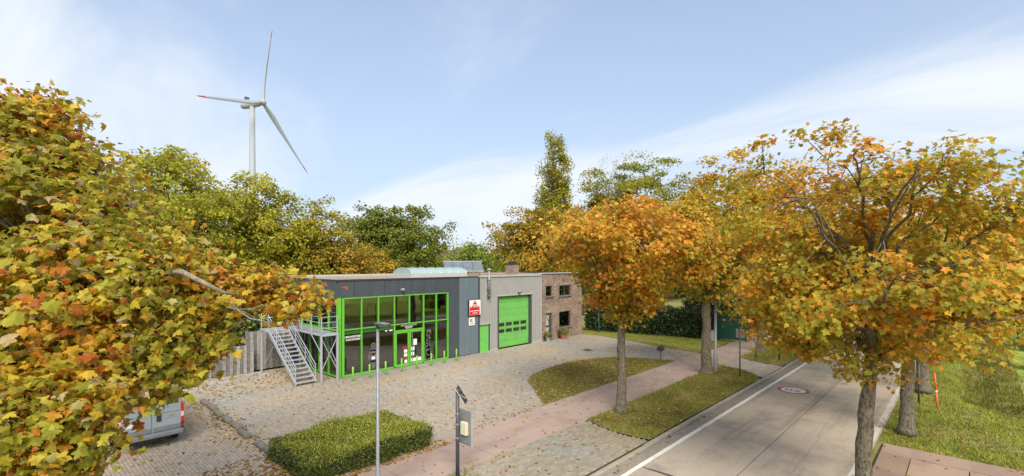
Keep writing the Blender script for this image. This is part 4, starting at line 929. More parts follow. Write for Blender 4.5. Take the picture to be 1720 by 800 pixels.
make_tree('bare_tree', 'nearly bare twiggy tree between the poplar and the flat topped tree', (-38.5, 61.5), 22.5, (17, 3.8, 3.8, 5.2, 5.5), .25, 8, 220, 1400, .2, OLIVE, 52, BG, bark='bark2', pad=(.5,.5,.4), amp=.3)
make_tree('broadleaf_tree', 'olive tree behind the two left verge maples', (-23.5, 56.0), 17.0, (10, 5.6, 5.6, 6.2, 7), .32, 4, 180, 11000, .32, OLIVE + GREEN[:1], 53, BG, bark='bark2', pad=(.7,.7,.45), amp=.3)
make_tree('broadleaf_tree', 'dark olive tree beyond the gate at the end of the footpath', (-17.5, 66.0), 16.0, (9, 6, 6, 6, 7.5), .3, 3, 170, 9500, .36, OLIVE + DARKG[:1], 54, BG, bark='bark2', pad=(.8,.8,.5), amp=.25)
make_tree('broadleaf_tree', 'dark green garden tree at the right edge beyond the lawn', (9.5, 62.0), 9.5, (5.0, 4.2, 4.2, 4.2, 4.6), .25, 1.5, 130, 8000, .3, GREEN + DARKG, 55, None, bark='bark2', pad=(.6,.6,.5))
make_tree('broadleaf_tree', 'dim green tree behind the right row of maples', (4.2, 60.0), 10.0, (5.4, 4.0, 4.0, 4.4, 4.6), .25, 1.5, 130, 7500, .3, GREEN + OLIVE[:2], 56, None, bark='bark2', pad=(.6,.6,.5))
make_tree('broadleaf_tree', 'olive tree filling the gap between poplar and flat topped tree', (-38.5, 55.5), 16.5, (10, 5.4, 5.4, 6.0, 7), .32, 3, 210, 15000, .3, OLIVE + GREEN[:2], 57, BG, bark='bark2', pad=(.7,.7,.45), amp=.2)
# far woodland that reads as one mass
def woodland(name, pts, n, size, seed, pal, hgt):
    g = np.random.default_rng(seed); P = []
    for (x, y) in pts:
        k = n // len(pts); q = norm(g.normal(size=(k, 3))) * (g.random((k, 1)) ** .4) * np.array([7, 7, hgt * .5]); P.append(q + np.array([x, y, hgt * (.45 + .12 * g.random())]))
    P = np.concatenate(P); P = P[P[:, 2] > 0]; n = len(P); fr = leaf_frames(norm(g.normal(size=(n, 3)) + np.array([0, 0, .5])), g.normal(size=(n, 3)), g)
    V, FF, CC = instance_np(KITE_T, KITE_F, P, fr, size * (.6 + .8 * g.random(n)), pick_colors(pal, n, g) * np.clip(g.normal(1, .15, (n, 1)), .6, 1.4))
    tag(np_mesh(name, V, FF, M['leaf'], CC), 'far belt of olive woodland closing the horizon', 'woodland', kind='stuff')
ring_pts = [(D * -math.sin(YAW - a_), D * math.cos(YAW - a_)) for a_ in np.radians(np.arange(-58, 62, 3.4)) for D in (112 + 14 * math.sin(a_ * 17),)]
woodland('distant_woodland', ring_pts, 26000, 1.5, 61, OLIVE + GREEN, 10)

# ------------------------------------------------------------------ foreground maple at the left
def fg_maple():
    g = np.random.default_rng(99); bx, by = -12.6, 0.1
    root = empty('maple_tree', (bx, by, 0), 'large foreground maple with broad green, gold and rust leaves filling the left side', 'tree')
    lob = [(75,222,8.6,.66),(15,255,8.2,1.0),(128,335,8.5,1.1),(222,405,8.6,.92),(60,420,7.5,1.45),(165,500,7.4,1.3),(295,478,8.3,.85),(382,490,8.6,.58),(456,490,8.8,.44),(512,505,9,.22),
           (60,600,6.7,1.3),(180,580,7.3,.78),(278,560,7.8,.62),(330,555,8.2,.45),(95,705,6.1,.66),(20,750,5.9,.9),(158,640,6.7,.36),(100,765,5.9,.36),(265,606,7.7,.34),(310,606,8.0,.26),(225,628,7.4,.28),(248,645,7.4,.22),
           (-90,480,8,1.8),(-120,260,8.8,1.7),(60,430,10.6,1.8),(-40,300,10.5,1.7),(160,500,9.6,1.1)]
    s_, c_ = math.sin(YAW), math.cos(YAW); Fv, Rv = np.array([-s_, c_, 0]), np.array([c_, s_, 0])
    LC = np.array([np.array([0,0,7.]) + D * (Fv + (u-860)/811*Rv) + np.array([0, 0, -(v-443)/811*D]) for u, v, D, r in lob]); LR = np.array([l[3] for l in lob])
    # trunk and limbs
    tp = [(bx, by, -.05), (bx, by, .3), (bx+.05, by, 1.5), (bx, by+.1, 3.2), (bx+.1, by+.1, 5.0), (bx-.1, by+.2, 7.0), (bx, by+.1, 8.8)]
    MB().tube(tp, [.42, .33, .28, .26, .2, .13, .05], 14).build('trunk', M['bark'], root, smooth=True)
    tpn = np.array(tp); lb = MB(); S = []
    for c, r in zip(LC, LR):
        zs = np.clip(c[2] - .35 * np.hypot(c[0]-bx, c[1]-by), 2.4, 7.5); s0 = np.array([np.interp(zs, tpn[:,2], tpn[:,0]), np.interp(zs, tpn[:,2], tpn[:,1]), zs])
        q = bez(s0, (s0 + c)/2 + np.array([0,0,.3]), c, 10); q[1:-1] += g.normal(0, .05, (8,3)); lb.tube(q, list(np.linspace(.085, .016, 10)), 7); S.append(q[3:])
    lb.build('branches', M['bark'], root, smooth=True); S = np.concatenate(S)
    pal_g = [((.40,.385,.04),5),((.50,.47,.055),4),((.29,.285,.032),2.5),((.64,.52,.06),4),((.55,.50,.18),1.3),((.62,.48,.26),.9),((.64,.33,.035),1.8)]
    pal_o = [((.70,.49,.045),4.5),((.68,.37,.03),3.5),((.56,.21,.025),2),((.62,.51,.08),2.5),((.42,.12,.02),.8),((.64,.50,.26),.9),((.48,.41,.045),2.5)]
    Ps, Ns, Ts, Cs, Ss = [], [], [], [], []; tw = MB()
    for li, (c, r) in enumerate(zip(LC, LR)):
        ncl = int(52 * r ** 2 + 9)
        for k in range(ncl):
            d = norm(g.normal(size=3)); p = c + d * r * (g.random() ** .33) * .92
            s0 = S[np.linalg.norm(S - p, axis=1).argmin()]; q = bez(s0, (s0 + p)/2 + np.array([0,0,.08]), p, 4); tw.tube(q, [.014,.010,.008,.004], 4, cap=False)
            m = int(g.integers(24, 50)); off = g.normal(size=(m, 3)) * np.array([.20,.20,.14]); P = p + off
            hot = vnoise((p - np.array([bx, by, 0]))[None], 1.5, 5)[0] + .16 * (li in (6,7,8,9,0,1)) > .66 or g.random() < .13
            ow = norm(P - c) * .8 + np.array([0, 0, .45]); Ps.append(P); Ns.append(ow + g.normal(0, .62, (m, 3)))
            Ts.append(norm(P - c) * .4 + np.array([0, 0, -.8]) + g.normal(0, .5, (m, 3)))
            rust = g.random() < .34
            cl = pick_colors(pal_o if hot else pal_g, m, g)
            sz = np.clip(g.normal(.100, .032, m), .04, .18)
            if rust:
                kk = g.random(m) < .45; cl[kk] = pick_colors([((.42,.12,.015),3),((.5,.22,.02),2),((.22,.05,.01),1)], kk.sum(), g); sz[kk] *= .5
            Cs.append(cl * .88 * np.clip(g.normal(1, .16, (m, 1)), .6, 1.4)); Ss.append(sz)
    tw.build('twigs', M['barkp'], root, smooth=True)
    # a bare pale branch that shows through the leaves at the crown's edge
    wp = lambda u, v, D: tuple(np.array([0,0,7.]) + D * (Fv + (u-860)/811*Rv) + np.array([0, 0, -(v-443)/811*D]))
    bb = MB(); bb.tube([wp(262,462,7.9), wp(306,457,7.25), wp(340,474,7.2), wp(372,490,7.3), wp(405,498,7.8)], [.05,.042,.036,.026,.015], 7)
    bb.tube([wp(365,512,8.1), wp(398,520,7.9), wp(420,535,7.9), wp(448,541,8.0), wp(470,548,8.2)], [.016,.015,.013,.010,.005], 5); bb.tube([wp(398,520,7.9), wp(425,519,7.9), wp(440,512,8.0), wp(452,516,8.0)], [.012,.010,.008,.005], 5); bb.tube([wp(376,500,8.0), wp(395,516,7.9), wp(430,535,7.95)], [.010,.009,.006], 5)
    bb.build('bare_branch', M['barkp'], root, smooth=True)
    P, Nn, Tt, Cl, Sz = (np.concatenate(a) for a in (Ps, Ns, Ts, Cs, Ss)); fr = leaf_frames(Nn, Tt, g); n = len(P)
    # leaf blades hang from their stalk: three curled shapes
    kind = g.integers(0, 3, n); tpls = [maple_template(.55, .30, .2), maple_template(.85, .50, -.35), maple_template(.30, -.25, .45)]
    # the leaves that show largest: in the frame, nearest to the camera
    rel = P - np.array([0,0,7.]); D = rel @ Fv; u = 860 + 811 * (rel @ Rv) / np.maximum(D, .1); v = 443 - 811 * rel[:, 2] / np.maximum(D, .1)
    vis = (D > 1) & (u > 10) & (u < 600) & (v > 100) & (v < 790); cand = np.nonzero(vis)[0]
    cell = {}                                          # front-most leaf of each small patch of the crown
    for i in cand[np.argsort(D[cand])]:
        key = (int(u[i] // 21), int(v[i] // 21))
        if key not in cell: cell[key] = i
    fl = np.array(list(cell.values())); fl = fl[np.argsort(-(Sz[fl] / D[fl]))][:300]; single = np.zeros(n, bool); single[fl] = True
    Vs, Fs, Ccs, o_ = [], [], [], 0
    far = D > 8.6
    for k in range(4):
        m_ = (~single) & ((kind == k) & ~far if k < 3 else far); V, FF, CC = instance_np(tpls[k] if k < 3 else STAR_T, MAPLE_F if k < 3 else STAR_F, P[m_], fr[m_], Sz[m_], Cl[m_]); Vs.append(V); Fs.append(FF + o_); Ccs.append(CC); o_ += len(V)
    tag(np_mesh('crown', np.concatenate(Vs), np.concatenate(Fs), M['leaf'], np.concatenate(Ccs), parent=root), kind='stuff')
    pal_all = np.array([p[0] for p in pal_g + pal_o]); me_cache = {}
    for i in fl:
        ci = int(((pal_all - Cl[i]) ** 2).sum(1).argmin()); key = (kind[i], ci)
        if key not in me_cache:
            T = tpls[kind[i]]; me = bpy.data.meshes.new('leaf'); me.from_pydata(T.tolist(), [], MAPLE_F.tolist()); a = me.attributes.new('col', 'FLOAT_COLOR', 'POINT')
            a.data.foreach_set('color', np.tile([*pal_all[ci], 1], len(T)).astype(np.float32)); me.materials.append(M['leaf']); me.update(); me_cache[key] = me
        q = link('leaf', me_cache[key], root); mtx = Matrix([list(fr[i][:, j] if False else (fr[i][0][j], fr[i][1][j], fr[i][2][j])) for j in range(3)]).to_4x4()
        q.matrix_local = Matrix.Translation(Vector(P[i]) - wloc(root)) @ mtx @ Matrix.Scale(float(Sz[i]), 4)
    return n
print('fg leaves', fg_maple())

# ------------------------------------------------------------------ hedges and shrubs
def leaf_hull(name, surf, n, size, pal, seed, parent, mt='leafd', jit=.06, up=.25, blade=None):
    """leaf blades over a list of quads (p, e1, e2, normal)"""
    g = np.random.default_rng(seed); ar = np.array([np.linalg.norm(np.cross(q[1], q[2])) for q in surf]); k = g.choice(len(surf), n, p=ar / ar.sum())
    A = np.array([q[0] for q in surf], float)[k]; E1 = np.array([q[1] for q in surf], float)[k]; E2 = np.array([q[2] for q in surf], float)[k]; Nn = np.array([q[3] for q in surf], float)[k]
    P = A + E1 * g.random((n, 1)) + E2 * g.random((n, 1)); P += Nn * (vnoise(P, 2.3, seed) - .6)[:, None] * .28 + Nn * g.normal(0, jit, (n, 1))
    tip = norm(Nn * .9 + np.array([0, 0, up]) + g.normal(0, .55, (n, 3))); nr = norm(g.normal(0, .8, (n, 3)) + np.array([0, 0, .6]))
    T = blade if blade is not None else KITE_T
    pu = pal[0] if isinstance(pal, tuple) else pal; pd = pal[1] if isinstance(pal, tuple) else pal
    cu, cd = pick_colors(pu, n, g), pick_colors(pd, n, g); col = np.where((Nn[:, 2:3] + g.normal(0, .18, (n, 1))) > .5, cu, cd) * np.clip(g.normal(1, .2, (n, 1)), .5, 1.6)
    V, FF, CC = instance_np(T, KITE_F, P, leaf_frames(nr, tip, g), size * (.6 + .8 * g.random(n)), col); return np_mesh(name, V, FF, M[mt], CC, parent=parent)
def box_hull(x0, x1, y0, y1, z0, z1):
    return [((x0,y0,z1),(x1-x0,0,0),(0,y1-y0,0),(0,0,1)),((x0,y0,z0),(x1-x0,0,0),(0,0,z1-z0),(0,-1,0)),((x0,y1,z0),(x1-x0,0,0),(0,0,z1-z0),(0,1,0)),((x0,y0,z0),(0,y1-y0,0),(0,0,z1-z0),(-1,0,0)),((x1,y0,z0),(0,y1-y0,0),(0,0,z1-z0),(1,0,0))]
NARROW = np.array([(0,0,0),(.16,.4,.04),(0,1,-.12),(-.16,.4,.04)], float)
hg = empty('clipped_hedge', (-16.7, 9.0, 0), 'low clipped yellow green hedge block behind the tall lamp post', 'hedge')
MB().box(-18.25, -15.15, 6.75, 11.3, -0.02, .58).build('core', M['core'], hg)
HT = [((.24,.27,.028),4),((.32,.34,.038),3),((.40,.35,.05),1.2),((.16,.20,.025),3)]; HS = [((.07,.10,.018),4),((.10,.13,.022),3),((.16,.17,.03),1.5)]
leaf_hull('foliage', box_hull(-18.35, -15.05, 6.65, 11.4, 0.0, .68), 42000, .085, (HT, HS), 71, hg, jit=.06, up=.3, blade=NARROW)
lh = empty('laurel_hedge', (-23.5, 43.2, 0), 'dark glossy laurel hedge behind the grass strip beside the house', 'hedge')
p0, p1 = np.array([-29.2, 42.1]), np.array([-17.3, 44.9]); dd = p1 - p0; nn_ = np.array([dd[1], -dd[0]]) / np.linalg.norm(dd); bk = -nn_ * 1.5
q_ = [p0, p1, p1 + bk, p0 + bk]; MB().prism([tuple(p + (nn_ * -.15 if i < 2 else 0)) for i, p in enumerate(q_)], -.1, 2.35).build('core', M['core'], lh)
leaf_hull('foliage', [((p0[0],p0[1],0),(dd[0],dd[1],0),(0,0,2.5),(nn_[0],nn_[1],0)),((p0[0],p0[1],2.5),(dd[0],dd[1],0),(bk[0],bk[1],0),(0,0,1)),((p1[0],p1[1],0),(bk[0],bk[1],0),(0,0,2.5),(dd[0]/12,dd[1]/12,0))], 9000, .2, DARKG + [((.07,.11,.03),1.5)], 72, lh, jit=.12)
# overgrown dark shrubs behind the fence at the stair
bs = empty('ivy_bank', (-36.2, 8.5, 0), 'dark evergreen bank of ivy behind the grey board fence', 'hedge')
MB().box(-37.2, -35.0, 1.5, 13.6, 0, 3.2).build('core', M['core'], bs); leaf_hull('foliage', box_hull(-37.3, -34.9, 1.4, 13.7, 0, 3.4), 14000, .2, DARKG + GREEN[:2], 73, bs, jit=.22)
fb = empty('shrub_belt', (-18.6, 58, 0), 'tall dark shrub belt lining the far footpath beyond the gate', 'hedge')
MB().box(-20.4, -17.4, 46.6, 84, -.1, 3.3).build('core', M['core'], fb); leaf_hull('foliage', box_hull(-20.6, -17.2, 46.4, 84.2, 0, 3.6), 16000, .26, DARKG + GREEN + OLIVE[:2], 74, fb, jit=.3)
# topiary and hedges in the garden at right
def topiary(label, x, y, tiers):
    t = empty('topiary', (x, y, 0), label, 'topiary'); MB().tube([(x,y,-.12),(x,y,tiers[-1][0])], .07, 8).build('trunk', M['bark2'], t)
    for i, (z, r, hgt) in enumerate(tiers):
        MB().lathe((x,y,z-hgt/2), [(r*.5,0),(r*.9,hgt*.2),(r*.95,hgt*.7),(r*.6,hgt)], 14).build('core', M['core'], t)
        leaf_hull('foliage', [((x+r*math.cos(a)*1.0, y+r*math.sin(a), z-hgt/2),(-r*.42*math.sin(a),r*.42*math.cos(a),0),(0,0,hgt),(math.cos(a),math.sin(a),0)) for a in np.arange(0,6.28,.4)] + [((x-r*.8,y-r*.8,z+hgt/2),(r*1.6,0,0),(0,r*1.6,0),(0,0,1))], 1300, .11, DARKG+GREEN[:1], 80+i, t)
topiary('dark tiered topiary with cloud clipped pads on the lawn', 4.0, 47.0, [(.9, .75, .9), (2.1, .6, .35), (2.9, .45, .3)])
def garden_hedge(label, x0, x1, y0, y1, z1, pal, seed):
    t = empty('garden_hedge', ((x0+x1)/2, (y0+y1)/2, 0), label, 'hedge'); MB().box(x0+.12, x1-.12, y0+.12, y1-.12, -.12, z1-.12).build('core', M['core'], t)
    leaf_hull('foliage', box_hull(x0, x1, y0, y1, -.1, z1), 3500, .14, pal, seed, t, jit=.05)
garden_hedge('long flat clipped green hedge across the back of the lawn', 4.0, 22, 56.0, 57.2, 2.6, GREEN, 91)
garden_hedge('low yellowish clipped hedge block on the lawn beside the topiary', 5.6, 8.0, 46.5, 48.5, 1.0, YGREEN, 92)
garden_hedge('middle green clipped hedge on the lawn behind the topiary', 4.4, 12, 51.0, 52.2, 1.7, GREEN + MIDG, 93)
# potted plants
def potted(label, x, y, pm, r, hgt, pr, seed, pal):
    t = empty('potted_plant', (x, y, 0), label, 'plant'); MB().lathe((x,y,0), [(r*.7,0),(r*.95,hgt*.85),(r*1.08,hgt*.86),(r*1.08,hgt),(r*.9,hgt),(r*.88,hgt*.9)], 16).build('pot', M[pm], t, smooth=False)
    g = np.random.default_rng(seed); n = 900; P = norm(g.normal(size=(n,3))) * (g.random((n,1))**.4) * np.array([pr,pr,pr*.75]) + np.array([x,y,hgt+pr*.55]); P = P[P[:,2] > hgt*.8]; n = len(P)
    fr = leaf_frames(norm(P - np.array([x,y,hgt]) + g.normal(0,.5,(n,3))*pr), g.normal(size=(n,3)) + np.array([0,0,-.3]), g); V, FF, CC = instance_np(KITE_T, KITE_F, P, fr, .11*(.6+.8*g.random(n)), pick_colors(pal, n, g)); np_mesh('foliage', V, FF, M['leafd'], CC, parent=t)
potted('round green shrub in a terracotta pot before the house window', -27.35, 36.0, 'terra', .36, .42, .52, 95, [((.15,.17,.03),3),((.22,.22,.04),2),((.1,.12,.02),2)])
potted('small shrub in a grey pot at the house door', -27.4, 33.75, 'gpot', .24, .42, .36, 96, [((.12,.14,.03),3),((.2,.18,.04),2)])

# ------------------------------------------------------------------ grass, fallen leaves
BLADE_T = np.array([(-.12,0,0),(.12,0,0),(0,.25,1)], float); BLADE_F = np.array([(0,1,2)])
def grass(name, label, poly, dens, hgt, z, seed, pal, zf=None, thin=None):
    g = np.random.default_rng(seed); n = int(area(poly) * dens); P2 = scatter(poly, n, g) + g.normal(0, .07, (n, 2))
    keep = g.random(n) < np.clip(.35 + 1.1 * vnoise(P2, 1.1, seed), 0, 1); P2 = P2[keep]; n = len(P2)
    zz = np.full(n, z) if zf is None else np.array([zf(x, y) for x, y in P2])
    a = g.random(n) * 6.28; tl = g.normal(0, .35, (n, 2)); Zv = norm(np.stack([tl[:,0], tl[:,1], np.ones(n)], 1)); Xv = np.stack([np.cos(a), np.sin(a), np.zeros(n)], 1); Yv = np.cross(Zv, Xv)
    S = hgt * np.clip(g.lognormal(0, .35, n), .4, 2.4); tone = .75 + .55 * vnoise(P2, 2.1, seed + 1)
    V, FF, CC = instance_np(BLADE_T, BLADE_F, np.concatenate([P2, zz[:, None] - .005], 1), np.stack([Xv, Yv, Zv], 1), S, pick_colors(pal, n, g) * tone[:, None])
    return tag(np_mesh(name, V, FF, M['grass'], CC), label, 'grass', kind='stuff')
GP = [((.21,.24,.034),4),((.28,.29,.042),3),((.38,.31,.07),2),((.17,.22,.03),3)]; GP2 = [((.28,.36,.045),4),((.36,.42,.06),3),((.42,.37,.09),1.5)]; DRY = [((.34,.28,.12),3),((.25,.22,.07),2),((.16,.2,.03),2)]
grass('island_grass', 'leaf strewn grass on the curved island in the forecourt', ISLAND, 520, .075, .012, 101, GP)
grass('verge_grass', 'grass on the verge between footpath and road', VERGE, 620, .08, .012, 102, GP)
grass('verge_grass', 'far verge grass beyond the paved crossing', [(-12.4,38.2),(-11.4,37.3),(-9.2,36.6),(-9.2,58),(-12.4,58)], 250, .1, .012, 103, GP)
grass('strip_grass', 'bright grass strip before the laurel hedge', STRIP, 330, .09, .008, 104, GP2)
EASTV = [(-2.55,24.0),(-2.55,56),(-0.2,56),(-.2,36),(2.8,31.2),(12,25.5),(12,24.0)]
grass('roadside_grass', 'leaf covered grass of the right roadside verge', EASTV, 420, .10, -.14, 105, GP[:2] + GP2 + GP2[:2], zf=lambda x, y: ditch_z(x, y))
grass('ditch_grass', 'tall dry grass lining the roadside ditch', [(-.2,35.5),(-.2,56),(2.3,56),(2.3,36.5),(4.4,33.0),(12,28.5),(12,25.5),(2.8,31.2)], 340, .15, -.14, 106, DRY + GP[:2], zf=lambda x, y: ditch_z(x, y))
grass('lawn_grass', 'short mown bright green lawn grass', [(2.2,35.5),(2.2,52),(22,52),(22,27.5),(8,28),(5.0,32.5)], 160, .07, -.10, 107, GP2)
grass('near_grass', 'grass tuft at the foot of the sign post', [(-12.42,8.6),(-12.42,11.2),(-11.6,10.6),(-11.5,9.2)], 700, .08, 0.0, 108, GP)
grass('tree_grass', 'grass around the nearest right trunk', [(-2.6,10),(-2.6,18.5),(3,18.5),(3,10)], 260, .09, -.14, 109, GP)

LEAFQ = np.array([(0,-.5,0),(.38,-.1,.10),(.22,.38,.03),(0,.55,.08),(-.25,.34,.02),(-.4,-.12,.12)], float); LEAFQ_F = np.array([(0,1,5),(1,2,5),(2,4,5),(2,3,4)])
FALL = [((.50,.36,.07),4),((.42,.24,.06),3),((.34,.16,.05),3),((.55,.45,.2),1.5),((.22,.11,.05),1.5)]
def fallen(name, label, polys, seed, z):
    g = np.random.default_rng(seed); A = []
    for poly, n, zz, wfun in polys:
        P = scatter(poly, n, g)
        if wfun is not None: P = P[g.random(len(P)) < np.clip(wfun(P), 0, 1)]
        zc_ = np.array([zz(x, y) for x, y in P]) if callable(zz) else np.full(len(P), zz); A.append(np.concatenate([P, zc_[:, None]], 1))
    P = np.concatenate(A); n = len(P); P[:, 2] += .012 + .015 * g.random(n); nr = norm(np.array([0,0,1.]) + g.normal(0,.3,(n,3))); fr = leaf_frames(nr, g.normal(size=(n,3)), g)
    V, FF, CC = instance_np(LEAFQ, LEAFQ_F, P, fr, .06 + .08 * g.random(n), pick_colors(FALL, n, g) * np.clip(g.normal(1,.2,(n,1)),.5,1.5)); tag(np_mesh(name, V, FF, M['leaf'], CC), label, 'leaves', kind='stuff')
near_tree = lambda pts, s: (lambda P: sum(np.exp(-((P - np.array(p)) ** 2).sum(1) / s ** 2) for p in pts) + .06)
edge_x = lambda x0, s: (lambda P: np.exp(-np.abs(P[:, 0] - x0) / s) + .03)
fallen('fallen_leaves', 'yellow fallen leaves on island, verge and footpath', [(ISLAND, 5000, .05, lambda P: .55 + .5*vnoise(P,1.2,1)), (VERGE, 2600, .05, lambda P: .3 + .5*vnoise(P,1.1,2)), ([(-15.2,5),(-12.4,5),(-12.4,45),(-15.2,45)], 1500, 0.0, lambda P: .12 + .6*np.exp(-np.abs(P[:,0]+15.15)/.35) + .25*np.exp(-np.abs(P[:,0]+12.5)/.3)),
    (STRIP, 2000, .05, lambda P: .2 + .8*np.exp(-(P[:,1]-37.5)/1.6)), ([(-15.25,14),(-15.25,38),(-22,38),(-22,14)], 2400, 0.0, lambda P: .10 + .75*np.exp(-np.abs(P[:,0]+15.3)/.5) + .8*np.clip((P[:,1]-32.8)/3,0,1))], 111, 0)
fallen('fallen_leaves', 'brown and gold leaves on the right roadside verge', [(EASTV, 5200, ditch_z, lambda P: .25 + .75*np.exp(-((P[:,1]-26)/5)**2)), ([(-2.4,18.7),(6,18.7),(6,23.8),(-2.4,23.8)], 260, -.06, lambda P: .25+.6*np.exp(-np.abs(P[:,1]-23.8)/.4)), ([(-2.8,8),(-2.5,8),(-2.5,50),(-2.8,50)], 160, RZ, None)], 112, 0)
fallen('fallen_leaves', 'rust leaves gathered along the timber logs and hedge foot', [([(-29,6.1),(-29,7.6),(-14.6,7.6),(-14.6,6.1)], 1800, 0.0, lambda P: .8*np.exp(-np.abs(P[:,1]-6.75)/.35)+.05), ([(-18.8,3.0),(-18.8,7.0),(-13.2,7.0),(-13.2,3.0)], 2600, 0.0, lambda P: .25+.75*np.exp(-((P[:,0]+16)/1.8)**2)), ([(-15.2,6),(-15.2,12),(-14.6,12),(-14.6,6)], 400, 0.0, None), (PARK, 900, 0.0, None)], 113, 0)
fallen('fallen_leaves', 'scattered leaves on forecourt paving, apron and gutter', [(FORE, 2600, 0.0, lambda P: .22+.5*vnoise(P,.5,7)**2), (APRON, 170, 0.0, None), ([(-8.97,8),(-8.6,8),(-8.6,60),(-8.97,60)], 260, RZ, lambda P: vnoise(P,.9,4)**2), ([(-33,7.2),(-33,14),(-28,13),(-28,7.2)], 700, 0.0, None)], 114, 0)

# ------------------------------------------------------------------ timber logs between the bays
lm = None; LG = 'round timber logs edging the forecourt'
lx = [-27.6, -26.35, -25.1, -23.85, -22.6, -21.3, -19.55, -18.55]
ln = ['farthest log, half under the maple leaves', 'second log from the far end of the edging row', 'third log from the far end of the edging row', 'fourth log from the far end of the edging row', 'fifth log from the far end of the edging row', 'last log before the gap in the edging row', 'log just after the gap, nearing the hedge', 'log touching the hedge corner']
for i, x in enumerate(lx):
    yy_ = 6.98 - .03*i + .04*math.sin(i*2.1); lg = empty('timber_log', (x, yy_, 0), 'grey weathered timber, ' + ln[i], 'log', LG)
    L2 = .40 + .04*math.sin(i*1.7); MB().tube([(x-L2, yy_, .1), (x-L2+.03, yy_, .1), (x+L2-.03, yy_+.02, .1), (x+L2, yy_+.02, .1)], [.10,.125,.125,.10], 12).build('wood', M['timber'], lg, smooth=True)

# ------------------------------------------------------------------ van
van = empty('van', (-24.9, 3.92, 0), 'pale blue panel van parked under the foreground maple', 'van')
def vsec(x, w0, w1, z0, z1, rr=.18):
    """closed cross section of the body at x: half width w0 low, w1 high"""
    P = []; yc = 3.92
    pts = [(-w0+.1, z0), (w0-.1, z0), (w0, z0+.12), (w0, z0+(z1-z0)*.45), (w1, z1-rr*1.3), (w1-rr*.35, z1-rr*.35), (w1-rr*1.3, z1), (-w1+rr*1.3, z1), (-w1+rr*.35, z1-rr*.35), (-w1, z1-rr*1.3), (-w0, z0+(z1-z0)*.45), (-w0, z0+.12)]
    return [(x, yc+a_, b_) for a_, b_ in pts]
secs = [vsec(-22.36,1.0,.90,.50,2.38), vsec(-22.55,1.02,.93,.46,2.46), vsec(-25.6,1.02,.93,.45,2.5), vsec(-26.3,1.02,.90,.45,2.42), vsec(-27.0,1.01,.82,.45,1.72,.3), vsec(-27.6,.97,.74,.45,1.2,.25), vsec(-27.75,.85,.65,.5,.95,.2)]
mb = MB(); n = 12
for s_ in secs: mb.v += s_
for i in range(len(secs)-1): mb.f += [(i*n+k, (i+1)*n+k, (i+1)*n+(k+1)%n, i*n+(k+1)%n) for k in range(n)]
mb.f += [tuple(range(n)), tuple(range((len(secs)-1)*n+n-1, (len(secs)-1)*n-1, -1))]
body = mb.build('body', M['vanp'], van, bevel=.02)
for (y0, y1) in ((2.99, 3.905), (3.935, 4.85)):
    d = MB().box(-22.37, -22.325, y0, y1, .62, 2.26).build('rear_door', M['vanp'], van, bevel=.015)
    MB().box(-22.324, -22.305, y0+.06, y1-.06, 1.32, 1.36).build('crease', M['vanp'], d); MB().box(-22.324, -22.315, y0+.02, y1-.02, .64, .80).build('lower_strip', M['vgrey'], d)
    MB().box(-22.324, -22.312, y0+.1, y1-.1, 1.62, 2.14).build('window', M['vdark'], d)
    if y0 > 3.5:
        MB().box(-22.324, -22.29, 4.06, 4.2, 1.02, 1.24).build('handle', M['vdark'], d); MB().box(-22.324, -22.31, 4.42, 4.62, 1.16, 1.24).build('emblem', M['alu'], d); MB().box(-22.324, -22.312, 4.38, 4.68, 1.10, 1.13).build('lettering', M['alu'], d)
    else: MB().box(-22.324, -22.30, 3.15, 3.66, .95, 1.07).build('number_plate', M['white'], d)
bp = MB().box(-22.55, -22.20, 2.93, 4.91, .42, .60).build('bumper', M['vgrey'], van, bevel=.04); MB().box(-22.42, -22.28, 3.55, 4.3, .34, .42).build('step', M['vdark'], bp)
MB().tube([(-22.3, 4.05, .40), (-22.18, 4.05, .40), (-22.14, 4.05, .46)], .03, 8).build('tow_bar', M['vdark'], bp)
for s_ in (-1, 1):
    yc = 3.92 + s_*.965; tl_ = MB().box(-22.55, -22.315, yc-.055, yc+.055, .84, 1.58).build('tail_light', M['tail'], van, bevel=.015)
    MB().box(-22.33, -22.305, yc-.045, yc+.045, 1.06, 1.24).build('clear_lens', M['tailw'], tl_); MB().box(-22.5, -22.31, yc-.05, yc+.05, .60, .83).build('lower_reflector', M['vdark'], tl_); MB().box(-22.32, -22.30, yc-.03, yc+.03, .66, .78).build('reflector', M['red'], tl_)
    MB().box(-27.1, -26.2, 3.92 + s_*1.0-.02, 3.92 + s_*1.0+.03, 1.35, 2.0).build('side_window', M['vdark'], van); MB().box(-26.9, -26.75, 3.92+s_*1.15-.1, 3.92+s_*1.15+.1, 1.25, 1.6).build('mirror', M['vdark'], van, bevel=.03)
    MB().box(-27.78, -27.55, 3.92+s_*.68-.16, 3.92+s_*.68+.16, .75, .98).build('headlight', M['tailw'], van, bevel=.04)
    for xw in (-23.3, -26.75):
        yw = 3.92 + s_*.9; wh = empty('wheel', (0,0,0)); wh.parent = van; wh.location = Vector((xw, yw, .34)) - wloc(van)
        MB().tube([(xw, yw-.11, .34), (xw, yw-.09, .34), (xw, yw+.09, .34), (xw, yw+.11, .34)], [.28,.34,.34,.28], 20).build('tyre', M['rubber'], wh); MB().tube([(xw, yw-.115, .34), (xw, yw+.115, .34)], .2, 14).build('rim', M['alu'], wh)
MB().add([(-26.35,3.12,2.3),(-26.35,4.72,2.3),(-27.0,4.66,1.72),(-27.0,3.18,1.72)], [(0,1,2,3)]).build('windscreen', M['vdark'], van)
for v_ in van.children[-1].data.vertices: v_.co.x -= .03; v_.co.z += .03

